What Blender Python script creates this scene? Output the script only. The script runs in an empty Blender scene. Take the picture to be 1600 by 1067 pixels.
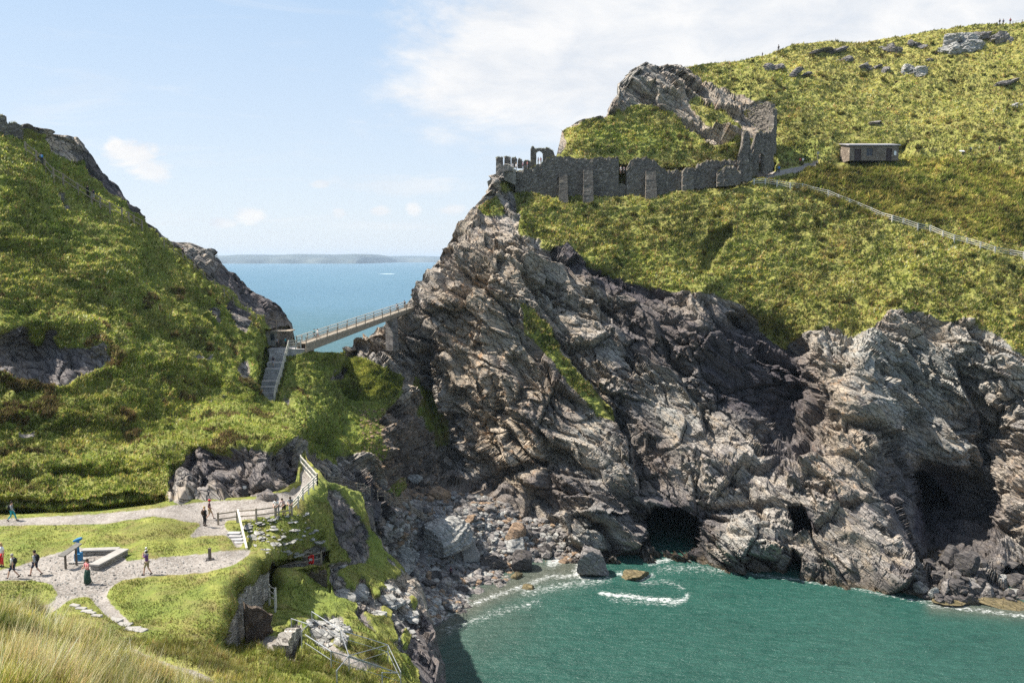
import bpy, bmesh, math, random
import numpy as np
from mathutils import Vector, Matrix, Euler

# ------------------------------------------------------------------ camera, sky, sun, exposure
SC = bpy.context.scene
COL = SC.collection
F = 1300.0; PITCH = math.atan(128.5 / F); CAMZ = 50.0
cp, sp = math.cos(PITCH), math.sin(PITCH)
cam_d = bpy.data.cameras.new("camera"); cam_d.sensor_width = 36.0; cam_d.lens = 36.0 * F / 1600.0
cam_d.clip_start = 0.5; cam_d.clip_end = 90000.0
cam = bpy.data.objects.new("camera", cam_d); COL.objects.link(cam)
cam.location = (0, 0, CAMZ); cam.rotation_euler = (math.pi / 2 - PITCH, 0, 0)
SC.camera = cam
SUN_EL, SUN_AZ = math.radians(55), math.radians(-85)          # azimuth measured from +Y towards +X
sun_dir = Vector((math.sin(SUN_AZ) * math.cos(SUN_EL), math.cos(SUN_AZ) * math.cos(SUN_EL), math.sin(SUN_EL)))
sd = bpy.data.lights.new("sun", 'SUN'); sd.energy = 5.0; sd.angle = math.radians(0.5); sd.color = (1.0, 0.93, 0.83)
sun = bpy.data.objects.new("sun", sd); COL.objects.link(sun); sun.location = (-100, 0, 200)
sun.rotation_euler = sun_dir.to_track_quat('Z', 'Y').to_euler()
SC.view_settings.view_transform = 'Standard'; SC.view_settings.look = 'None'
SC.view_settings.exposure = 0.93; SC.view_settings.gamma = 1.0; SC.view_settings.use_curve_mapping = False
SC.cycles.use_denoising = False
SC.cycles.use_adaptive_sampling = True
SC.cycles.adaptive_threshold = 0.012
SC.cycles.sample_clamp_indirect = 4.0; SC.cycles.sample_clamp_direct = 12.0
SC.cycles.max_bounces = 6; SC.cycles.diffuse_bounces = 3; SC.cycles.volume_bounces = 0
SC.cycles.transparent_max_bounces = 6


def pdir(px, py):
    dx = (px - 800.0) / F; dv = (533.5 - py) / F
    return dx, cp + dv * sp, -sp + dv * cp


def at(px, py, Y):
    dx, dy, dz = pdir(px, py)
    s = Y / dy
    return Vector((dx * s, Y, CAMZ + dz * s))


def ZY(px, py, z):                                           # distance at which a sight line meets height z
    dx, dy, dz = pdir(px, py)
    return (z - CAMZ) / dz * dy


def atz(px, py, z):
    return at(px, py, ZY(px, py, z))


def dvec(px, py):
    dx, dy, dz = pdir(px, py); v = np.array([dx, dy, dz]); return v / np.linalg.norm(v)


class NT:                                                    # small helper for node trees
    def __init__(s, tree): s.t = tree; s.n = tree.nodes; s.l = tree.links
    def new(s, typ, **kw):
        nd = s.n.new(typ)
        for k, v in kw.items(): setattr(nd, k, v)
        return nd
    def put(s, sock, v):
        if v is None: return
        if isinstance(v, bpy.types.NodeSocket): s.l.new(v, sock)
        elif isinstance(v, bpy.types.Node): s.l.new(v.outputs[0], sock)
        else:
            if isinstance(v, (tuple, list)) and len(v) == 3 and sock.type == 'RGBA': v = (*v, 1.0)
            sock.default_value = v
    def math(s, op, a, b=None, c=None, clamp=False):
        nd = s.new('ShaderNodeMath', operation=op, use_clamp=clamp)
        for i, v in enumerate((a, b, c)):
            if v is not None: s.put(nd.inputs[i], v)
        return nd.outputs[0]
    def vmath(s, op, a, b=None):
        nd = s.new('ShaderNodeVectorMath', operation=op)
        s.put(nd.inputs[0], a)
        if b is not None: s.put(nd.inputs[1], b)
        return nd.outputs['Value'] if op in ('DOT_PRODUCT', 'LENGTH', 'DISTANCE') else nd.outputs[0]
    def mix(s, f, a, b, mode='MIX'):
        nd = s.new('ShaderNodeMix', data_type='RGBA', blend_type=mode)
        s.put(nd.inputs[0], f); s.put(nd.inputs[6], a); s.put(nd.inputs[7], b)
        return nd.outputs[2]
    def noise(s, vec, scale, detail=4, rough=0.6, dist=0.0):
        nd = s.new('ShaderNodeTexNoise')
        s.put(nd.inputs['Vector'], vec); nd.inputs['Scale'].default_value = scale
        nd.inputs['Detail'].default_value = detail; nd.inputs['Roughness'].default_value = rough
        nd.inputs['Distortion'].default_value = dist
        return nd.outputs[0]
    def vor(s, vec, scale, feature='F1', rnd=1.0):
        nd = s.new('ShaderNodeTexVoronoi', feature=feature)
        s.put(nd.inputs['Vector'], vec); nd.inputs['Scale'].default_value = scale
        nd.inputs['Randomness'].default_value = rnd
        return nd
    def rng(s, v, a, b, c=0.0, d=1.0, smooth=False):
        nd = s.new('ShaderNodeMapRange', clamp=True)
        if smooth: nd.interpolation_type = 'SMOOTHSTEP'
        s.put(nd.inputs[0], v)
        for i, q in enumerate((a, b, c, d)): nd.inputs[i + 1].default_value = q
        return nd.outputs[0]
    def ramp(s, v, stops):
        nd = s.new('ShaderNodeValToRGB'); s.put(nd.inputs[0], v)
        e = nd.color_ramp.elements
        while len(e) < len(stops): e.new(0.5)
        for el, (p, c) in zip(e, stops): el.position = p; el.color = (*c, 1.0)
        return nd.outputs[0]
    def scalev(s, vec, sc):
        nd = s.new('ShaderNodeMapping'); s.put(nd.inputs[0], vec); nd.inputs['Scale'].default_value = sc
        return nd.outputs[0]


def build_world():
    w = bpy.data.worlds.new("World"); SC.world = w; w.use_nodes = True
    T = NT(w.node_tree); T.n.clear()
    out = T.new('ShaderNodeOutputWorld'); bg = T.new('ShaderNodeBackground'); T.l.new(bg.outputs[0], out.inputs[0])
    sky = T.new('ShaderNodeTexSky', sky_type='NISHITA', sun_disc=False)
    sky.sun_elevation = SUN_EL; sky.sun_rotation = SUN_AZ % (2 * math.pi)
    sky.air_density = 1.0; sky.dust_density = 1.0; sky.ozone_density = 1.5
    tc = T.new('ShaderNodeTexCoord'); d = tc.outputs['Generated']
    sep = T.new('ShaderNodeSeparateXYZ'); T.put(sep.inputs[0], d)
    # thin veil whitening the lower sky
    el = sep.outputs[2]
    vc = T.mix(T.rng(el, 0.0, 0.30), SKYV, SKYU)
    col = T.mix(T.rng(el, 0.3, 0.9, 0.85, 0.3), sky.outputs[0], vc)
    # big cloud bank upper right and small cumulus, laid out by direction in the sky
    ysafe = T.math('MAXIMUM', sep.outputs[1], 0.05)
    az = T.math('DIVIDE', sep.outputs[0], ysafe)
    cmb = T.new('ShaderNodeCombineXYZ'); T.put(cmb.inputs[0], az); T.put(cmb.inputs[1], T.math('MULTIPLY', el, 2.6)); T.put(cmb.inputs[2], sep.outputs[1])
    v = cmb.outputs[0]
    n1 = T.noise(v, 3.0, 8, 0.62, 0.4); n2 = T.noise(v, 9.0, 7, 0.62, 0.3)
    nn = T.math('ADD', T.math('MULTIPLY', T.math('SUBTRACT', n1, 0.5), 0.9), T.math('MULTIPLY', T.math('SUBTRACT', n2, 0.5), 0.35))
    # bank: line running from upper left down to the right, cloud above it
    bank = T.math('ADD', T.math('MULTIPLY', T.math('SUBTRACT', az, -0.02), 1.15), T.math('MULTIPLY', T.math('SUBTRACT', el, 0.17), 0.55))
    bank2 = T.math('ADD', bank, T.math('MULTIPLY', nn, 0.85))
    m_bank = T.rng(bank2, -0.13, 0.07, 0.0, 1.0, True)
    m_alt = T.rng(T.math('ADD', el, T.math('MULTIPLY', nn, 0.16)), 0.10, 0.19, 0.0, 1.0, True)
    m_bank = T.math('MULTIPLY', m_bank, m_alt)
    m_bank = T.math('MULTIPLY', m_bank, 0.93)
    wisp = T.math('MULTIPLY', T.rng(T.noise(T.scalev(v, (1.0, 3.0, 1.0)), 5.0, 8, 0.6, 0.6), 0.52, 0.75, 0.0, 0.35, True), T.rng(el, 0.02, 0.2, 1.0, 0.6))
    mask = T.math('MAXIMUM', m_bank, wisp)
    n3 = T.noise(v, 26.0, 6, 0.65, 0.5)
    shade = None
    for (px, py, rx, ry, amp) in [(205, 240, 38, 20, 1.0), (238, 266, 38, 15, .9), (180, 228, 16, 13, 1.0), (348, 349, 22, 8, .85), (392, 338, 26, 13, .9), (498, 288, 16, 6, .7),
                                  (530, 332, 10, 8, .7), (592, 329, 17, 8, .85), (647, 326, 12, 10, .85), (705, 328, 26, 9, .75), (640, 290, 120, 16, .45)]:
        q = dvec(px, py); a0 = q[0] / q[1]; e0 = q[2]
        ex = T.math('DIVIDE', T.math('SUBTRACT', az, a0), rx / F); ey = T.math('DIVIDE', T.math('SUBTRACT', el, e0), ry / F)
        r = T.math('SQRT', T.math('ADD', T.math('MULTIPLY', ex, ex), T.math('MULTIPLY', ey, ey)))
        r = T.math('ADD', r, T.math('MULTIPLY', T.math('SUBTRACT', n3, 0.5), -2.2))
        m = T.rng(r, 1.25, 0.35, 0.0, amp, True)
        mask = T.math('MAXIMUM', mask, m)
    front = T.rng(sep.outputs[1], 0.0, 0.1, 0.0, 1.0)
    mask = T.math('MULTIPLY', mask, front)
    cl = T.mix(T.rng(n2, 0.35, 0.62), CLOUD_D, CLOUD_L)
    col = T.mix(mask, col, cl)
    T.put(bg.inputs[0], col); bg.inputs[1].default_value = 0.10


SKYV = (4.4, 4.75, 5.15); SKYU = (2.75, 3.7, 4.9)
CLOUD_D = (4.2, 4.4, 4.7); CLOUD_L = (5.3, 5.25, 5.2)
build_world()

# ------------------------------------------------------------------ numpy noise
_rs = np.random.RandomState(11)
_perm = np.concatenate([_rs.permutation(256)] * 2).astype(np.int32)
_g = _rs.normal(size=(256, 3)); _g /= np.linalg.norm(_g, axis=1)[:, None]; _g = _g.astype(np.float32)


def perlin(P, seed=0):
    P = np.asarray(P, np.float32) + np.float32(seed * 17.37)
    i = np.floor(P).astype(np.int32); f = P - i; i &= 255
    u = f * f * f * (f * (f * 6 - 15) + 10)
    res = 0
    for dx in (0, 1):
        ax = _perm[(i[:, 0] + dx) & 255]; wx = u[:, 0] if dx else 1 - u[:, 0]
        for dy in (0, 1):
            ay = _perm[(ax + i[:, 1] + dy) & 255]; wy = u[:, 1] if dy else 1 - u[:, 1]
            for dz in (0, 1):
                g = _g[_perm[(ay + i[:, 2] + dz) & 255]]; wz = u[:, 2] if dz else 1 - u[:, 2]
                dot = g[:, 0] * (f[:, 0] - dx) + g[:, 1] * (f[:, 1] - dy) + g[:, 2] * (f[:, 2] - dz)
                res = res + dot * (wx * wy * wz)
    return res * 1.4


def fbm(P, octs=4, seed=0, gain=0.5, ridged=False):
    a, s, tot = 1.0, 0.0, 0.0
    for k in range(octs):
        n = perlin(P * (2.03 ** k), seed + k * 3)
        if ridged: n = 1 - 2 * np.abs(n) * 1.3
        s = s + a * n; tot += a; a *= gain
    return s / tot


def worley(P, seed=0):                                       # F1, F2-F1 and a random value per cell
    P = np.asarray(P, np.float32); i = np.floor(P).astype(np.int32); f = P - i
    d1 = np.full(len(P), 9.0, np.float32); d2 = d1.copy(); cid = np.zeros(len(P), np.float32)
    R = _rs_w
    for dx in (-1, 0, 1):
        for dy in (-1, 0, 1):
            for dz in (-1, 0, 1):
                h = _perm[(_perm[(_perm[(i[:, 0] + dx + seed) & 255] + i[:, 1] + dy) & 255] + i[:, 2] + dz) & 255]
                r = R[h]
                d = (dx + r[:, 0] - f[:, 0]) ** 2 + (dy + r[:, 1] - f[:, 1]) ** 2 + (dz + r[:, 2] - f[:, 2]) ** 2
                near = d < d1
                d2 = np.where(near, d1, np.minimum(d2, d)); d1 = np.where(near, d, d1); cid = np.where(near, r[:, 3], cid)
    return np.sqrt(d1), np.sqrt(d2) - np.sqrt(d1), cid


def facets(P, seed, A, B):
    """every cell is a tilted flat face: broken rock rather than smooth lumps"""
    P = np.asarray(P, np.float32); i = np.floor(P).astype(np.int32); f = P - i
    d1 = np.full(len(P), 9.0, np.float32); d2 = d1.copy(); val = np.zeros(len(P), np.float32)
    for dx in (-1, 0, 1):
        for dy in (-1, 0, 1):
            for dz in (-1, 0, 1):
                h = _perm[(_perm[(_perm[(i[:, 0] + dx + seed) & 255] + i[:, 1] + dy) & 255] + i[:, 2] + dz) & 255]
                r = _rs_w[h]; ox = f[:, 0] - dx - r[:, 0]; oy = f[:, 1] - dy - r[:, 1]; oz = f[:, 2] - dz - r[:, 2]
                d = ox * ox + oy * oy + oz * oz; near = d < d1
                g = _g[h]; v = A * (r[:, 3] - .5) + B * (ox * g[:, 0] + oy * g[:, 1] + oz * g[:, 2])
                d2 = np.where(near, d1, np.minimum(d2, d)); d1 = np.where(near, d, d1); val = np.where(near, v, val)
    e = np.sqrt(d2) - np.sqrt(d1)
    return val, e


_rs_w = np.random.RandomState(5).rand(256, 4).astype(np.float32)


def sstep(a, b, x):
    t = np.clip((x - a) / (b - a), 0, 1); return t * t * (3 - 2 * t)


def inpoly(px, py, poly):
    c = np.zeros(px.shape, bool); n = len(poly)
    for k in range(n):
        x1, y1 = poly[k]; x2, y2 = poly[(k + 1) % n]
        if y1 == y2: continue
        t = ((y1 > py) != (y2 > py)) & (px < (x2 - x1) * (py - y1) / (y2 - y1) + x1)
        c ^= t
    return c


def tps(ctrl, px, py, c=14.0):
    """smooth inverse-distance surface through the control points (px, py, Y)"""
    P = np.array([(a, b) for a, b, _ in ctrl], float); w = np.array([1.0 / y for _, _, y in ctrl])
    n = len(P)
    D = np.sqrt(((P[:, None] - P[None]) ** 2).sum(-1) + c * c)
    A = np.zeros((n + 3, n + 3)); A[:n, :n] = -D + np.eye(n) * 1e-6; A[:n, n] = 1; A[:n, n + 1:] = P / 1000; A[n, :n] = 1; A[n + 1:, :n] = P.T / 1000
    sol = np.linalg.solve(A, np.concatenate([w, [0, 0, 0]]))
    out = sol[n] + sol[n + 1] * px / 1000 + sol[n + 2] * py / 1000
    for k in range(n):
        out = out - sol[k] * np.sqrt((px - P[k, 0]) ** 2 + (py - P[k, 1]) ** 2 + c * c)
    return 1.0 / np.clip(out, 1 / 400.0, 1 / 4.0)


def seg_dist(px, py, pts):
    """distance in pixels to a polyline and signed side, and position 0..1 along it"""
    best = np.full(px.shape, 1e9); side = np.zeros(px.shape); along = np.zeros(px.shape)
    n = len(pts) - 1
    for k in range(n):
        (x1, y1), (x2, y2) = pts[k], pts[k + 1]
        L2 = (x2 - x1) ** 2 + (y2 - y1) ** 2
        t = np.clip(((px - x1) * (x2 - x1) + (py - y1) * (y2 - y1)) / L2, 0, 1)
        dx = px - x1 - t * (x2 - x1); dy = py - y1 - t * (y2 - y1)
        d = np.sqrt(dx * dx + dy * dy); m = d < best
        best = np.where(m, d, best)
        side = np.where(m, np.sign((x2 - x1) * dy - (y2 - y1) * dx), side); along = np.where(m, (k + t) / n, along)
    return best, side, along


def mesh_from(name, V, Fq, mat=None, smooth=False):
    me = bpy.data.meshes.new(name)
    V = np.asarray(V, np.float32); Fq = np.asarray(Fq, np.int32)
    me.vertices.add(len(V)); me.vertices.foreach_set('co', V.ravel())
    k = Fq.shape[1]
    me.loops.add(Fq.size); me.loops.foreach_set('vertex_index', Fq.ravel())
    me.polygons.add(len(Fq)); me.polygons.foreach_set('loop_start', np.arange(0, Fq.size, k, dtype=np.int32))
    me.polygons.foreach_set('use_smooth', np.full(len(Fq), smooth))
    me.update(calc_edges=True)
    if mat: me.materials.append(mat)
    return me


def attr(me, name, data, dim=3):
    if dim == 3:
        a = me.attributes.new(name, 'FLOAT_COLOR', 'POINT'); d = np.ones((len(data), 4), np.float32); d[:, :3] = data
        a.data.foreach_set('color', d.ravel())
    else:
        a = me.attributes.new(name, 'FLOAT', 'POINT'); a.data.foreach_set('value', np.asarray(data, np.float32).ravel())


def tag(o, label=None, cat=None, group=None, kind=None):
    if label: o['label'] = label
    if cat: o['category'] = cat
    if group: o['group'] = group
    if kind: o['kind'] = kind
    return o


def link(name, me, parent=None):
    o = bpy.data.objects.new(name, me); COL.objects.link(o)
    if parent: o.parent = parent
    return o


def empty(name, loc=(0, 0, 0), rz=0):
    o = bpy.data.objects.new(name, None); COL.objects.link(o); o.location = loc; o.rotation_euler = (0, 0, rz)
    o.empty_display_size = 0.3
    return o
# ------------------------------------------------------------------ ground layers
LAY = {}


def jitter(px, py, amp, sc, seed=3):
    P = np.stack([px.ravel() / sc, py.ravel() / sc, np.zeros(px.size)], 1)
    return (px + amp * fbm(P, 4, seed, .6).reshape(px.shape) * 1.6, py + amp * fbm(P + 40, 4, seed + 9, .6).reshape(px.shape) * 1.6)


def blob(px, py, x, y, rx, ry, ang=0):
    c, s = math.cos(math.radians(ang)), math.sin(math.radians(ang))
    u = (px - x) * c + (py - y) * s; v = -(px - x) * s + (py - y) * c
    return np.clip(1.6 - 1.6 * ((u / rx) ** 2 + (v / ry) ** 2), 0, 1)


def grid_layer(xs, top, bot, nrow, ctrl, strokes, skirt, c=14.0, warp=0.0):
    xs = np.asarray(xs, float); t = np.linspace(0, 1, nrow)
    ty = np.interp(xs, *zip(*top)); by = np.interp(xs, *zip(*bot))
    PX = np.repeat(xs[None], nrow, 0)
    xx = np.arange(xs[0] - 120, xs[-1] + 121, 2.0); tv = np.interp(xx, *zip(*top)); ker = np.hanning(41); ker /= ker.sum()
    ts = np.interp(xs, xx, np.convolve(np.pad(tv, 20, 'edge'), ker, 'valid'))            # smooth skyline, the sharp steps fade out below it
    PY = ts[None] + (by - ts)[None] * t[:, None]
    h = PY - ts[None]; PY = PY + (ty - ts)[None] * np.exp(-h / np.maximum(12.0, np.abs(ty - ts)[None] * 1.5))
    # control surface on a coarse lattice (smooth), then strokes at full resolution
    Y = tps(ctrl, PX, PY, c)
    jx, jy = jitter(PX, PY, warp, 45) if warp else (PX, PY)
    for pts, w, amp, kind in strokes:
        if kind == 'floor':                                  # nothing in the outline may lie lower than this height
            m = inpoly(PX, PY, pts); dv_ = (533.5 - PY) / F
            Y = np.where(m, np.minimum(Y, (amp - CAMZ) / (-sp + dv_ * cp) * (cp + dv_ * sp)), Y); continue
        if kind == 'set':                                    # a ramp whose distance follows the height on the picture
            m = inpoly(PX, PY, pts); Y = np.where(m, np.interp(PY, amp[0], amp[1]), Y); continue
        d, side, al = seg_dist(jx, jy, pts)
        if kind == 'g': Y = Y + amp * np.exp(-(d / w) ** 2)
        elif kind == 'step':                                  # drop-off on the right of the line, easing back out
            Y = Y + amp * np.where(side < 0, sstep(0, 5, d) * np.exp(-d / w), 0) * sstep(0, .08, al) * sstep(1, .92, al)
        elif kind == 'poly':
            m = inpoly(jx, jy, pts)
            dd, _, _ = seg_dist(jx, jy, list(pts) + [pts[0]])
            Y = Y + amp * np.where(m, sstep(0, w, dd), 0)
    dx = (PX - 800) / F; dv = (533.5 - PY) / F; dy = cp + dv * sp; dz = -sp + dv * cp
    s = Y / dy
    X = dx * s; Z = CAMZ + dz * s
    P = np.stack([X, Y, Z], -1)
    if skirt:
        rows = []
        for ddy, ddz in skirt:
            r = P[0].copy(); r[:, 1] += ddy; r[:, 0] *= 1 + ddy * 0.002; r[:, 2] = np.maximum(r[:, 2] - ddz, -8); rows.append(r)
        P = np.concatenate([np.array(rows[::-1]), P], 0)
        k = len(skirt)
        PX = np.concatenate([np.repeat(PX[:1], k, 0), PX], 0); PY = np.concatenate([np.repeat(PY[:1], k, 0), PY], 0)
    return PX, PY, P


def normals(P):
    a = np.gradient(P, axis=0); b = np.gradient(P, axis=1)
    n = np.cross(a, b); n /= np.linalg.norm(n, axis=-1)[..., None] + 1e-9
    return n


def smooth_field(A, k):
    for ax in (0, 1):
        for _ in range(2):
            c = np.cumsum(np.concatenate([np.repeat(np.take(A, [0], ax), k + 1, ax), A, np.repeat(np.take(A, [-1], ax), k, ax)], ax), ax)
            n = A.shape[ax]
            A = (np.take(c, range(2 * k + 1, 2 * k + 1 + n), ax) - np.take(c, range(0, n), ax)) / (2 * k + 1)
    return A


def rock_disp(P, bed, amp=1.0, k=1.0, seed=0):
    """layered slate: long ledges along the bedding, broken by joints; metres outward"""
    b = np.array(bed[0], float); b /= np.linalg.norm(b)
    n = np.array(bed[1], float); n -= b * n.dot(b); n /= np.linalg.norm(n); w = np.cross(b, n)
    U, V, W = P @ b, P @ n, P @ w
    wob = fbm(P / 16 * k, 3, seed + 2) * 2.6
    V2 = V + wob
    big = fbm(np.stack([U / 17, V2 / 9, W / 13], 1) * k, 3, seed + 5, .5, True)
    mid = fbm(np.stack([U / 8, V2 / 2.6, W / 6], 1) * k, 3, seed + 8, .55, True)
    f1, e1, c1 = worley(np.stack([U / 5.5, V2 / 2.2, W / 4.5], 1) * k, seed)
    f2, e2, c2 = worley(np.stack([U / 2.0, V2 / .75, W / 1.6], 1) * k, seed + 7)
    s1 = V2 * k / 1.7 + perlin(P / 5 * k, seed + 1) * .8; saw1 = s1 - np.floor(s1)
    s2 = V2 * k / .55 + perlin(P / 2.2 * k, seed + 4) * .9; saw2 = s2 - np.floor(s2)
    act = sstep(-.25, .35, fbm(P / 9 * k, 2, seed + 20)); act2 = sstep(-.2, .3, fbm(P / 4 * k, 2, seed + 23))
    fine = fbm(np.stack([U / 1.3, V2 / .42, W], 1) * k, 3, seed + 12, .6)
    blk = perlin(P / 11 * k, seed + 44) ; s0 = V2 * k / 4.6 + blk; saw0 = s0 - np.floor(s0); saw0 = np.where(saw0 < .8, saw0 / .8, (1 - saw0) / .2)
    f3, e3, c3 = worley(np.stack([U / .95, V2 / .40, W / .8], 1) * k, seed + 13)
    wp = np.stack([U, V2, W], 1) + .9 * np.stack([perlin(P / 3.5, 61), perlin(P / 3.5, 62), perlin(P / 3.5, 63)], 1)
    va, ea = facets(wp / np.array([13, 6, 10]) * k, seed + 3, 2.2, 4.2); vb, eb = facets(wp / np.array([4.6, 1.9, 3.6]) * k, seed + 17, 1.2, 2.6); vc, ec = facets(wp / np.array([1.5, .62, 1.2]) * k, seed + 29, .5, 1.1)
    cm = .22 + .95 * sstep(-.18, .26, fbm(np.stack([U / 12, V2 / 5, W / 9], 1) * k, 3, seed + 70))
    d = .9 * big + .25 * mid + 1.5 * (saw0 - .5) + va * .72 + vb * .70 * (.35 + .65 * cm) + vc * .62 * cm - .7 * (1 - sstep(0, .05, ea)) - .40 * (1 - sstep(0, .06, eb)) * cm \
        + .60 * (saw1 - .5) * act * cm + .36 * (saw2 - .5) * act2 * cm + .26 * fine * cm
    return d * amp / k


def grass_disp(P, seed=0):
    f1, e1, c1 = worley(P / np.array([1.0, 1.0, .9]), seed)
    st = P[:, 2] / 1.3 + 1.6 * perlin(P / 7, seed + 41) + .5 * perlin(P / 2, seed + 42); st = st - np.floor(st)
    return .40 * (st - .5) * sstep(-.3, .3, perlin(P / 11, seed + 43)) + .95 * fbm(P / 6.5, 3, seed + 31) + .30 * (0.5 - f1) + .22 * fbm(P / .9, 3, seed + 35) + .45 * fbm(P * np.array([.25, .25, .6]), 2, seed + 50, .5, True)


def layer_object(name, PX, PY, P, grass, path, rockamp, bed, seed, A, B, C, mat, damp=None, grassamp=1.0, k=1.0, nsm=6):
    sh = PX.shape
    n = normals(P)
    # outward = towards the viewer
    view = P - np.array([0, 0, CAMZ]); flip = np.where((n * view).sum(-1) > 0, -1.0, 1.0)
    n = smooth_field(n * flip[..., None], nsm); n /= np.linalg.norm(n, axis=-1)[..., None] + 1e-9
    Q = P.reshape(-1, 3)
    dr = rock_disp(Q, bed, rockamp, k, seed).reshape(sh); dg = grass_disp(Q, seed).reshape(sh) * grassamp
    wr = (1 - grass) * (1 - path)
    d = dr * wr + dg * grass * (1 - path * .95) * (1 - wr)
    d = d + .55 * sstep(.15, .75, grass) * (1 - path) * sstep(0, .4, rockamp)          # turf sits proud of the rock face
    if damp is not None: d = d * damp
    P2 = P + n * d[..., None]
    nr, nc = sh
    idx = np.arange(nr * nc).reshape(nr, nc)
    Fq = np.stack([idx[:-1, :-1], idx[1:, :-1], idx[1:, 1:], idx[:-1, 1:]], -1).reshape(-1, 4)
    me = mesh_from(name, P2.reshape(-1, 3), Fq, mat)
    attr(me, 'mA', np.stack([a.ravel() for a in A], 1)); attr(me, 'mB', np.stack([a.ravel() for a in B], 1)); attr(me, 'mC', np.stack([a.ravel() for a in C], 1))
    o = link(name, me)
    # projected pixel position of every vertex, for standing things on the ground
    q = P2.reshape(-1, 3) - np.array([0, 0, CAMZ]); depth = q[:, 1] * cp - q[:, 2] * sp; up = q[:, 1] * sp + q[:, 2] * cp
    LAY[name] = dict(V=P2.reshape(-1, 3), px=800 + F * q[:, 0] / depth, py=533.5 - F * up / depth, n=n.reshape(-1, 3), grass=(grass * (1 - path)).ravel(), sh=sh, P=P2, grid=(PX, PY), dry=B[0].ravel(), brk=C[2].ravel(), moss=A[2].ravel(), scree=C[1].ravel())
    return o


def ground(layer, px, py, ymax=None):
    """the point of a layer seen at a pixel"""
    L = LAY[layer]
    d = (L['px'] - px) ** 2 + (L['py'] - py) ** 2
    if ymax: d = d + np.where(L['V'][:, 1] > ymax, 1e6, 0)
    k = np.argsort(d)[:6]
    k = k[np.argmin(L['V'][k, 1])] if d[k[0]] < 9 else k[0]
    return Vector(L['V'][k].tolist())


def ground_z(layer, x, y):
    L = LAY[layer]; d = (L['V'][:, 0] - x) ** 2 + (L['V'][:, 1] - y) ** 2
    k = np.argpartition(d, 8)[:8]
    w = 1 / (d[k] + .02)
    return float((L['V'][k, 2] * w).sum() / w.sum())


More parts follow.
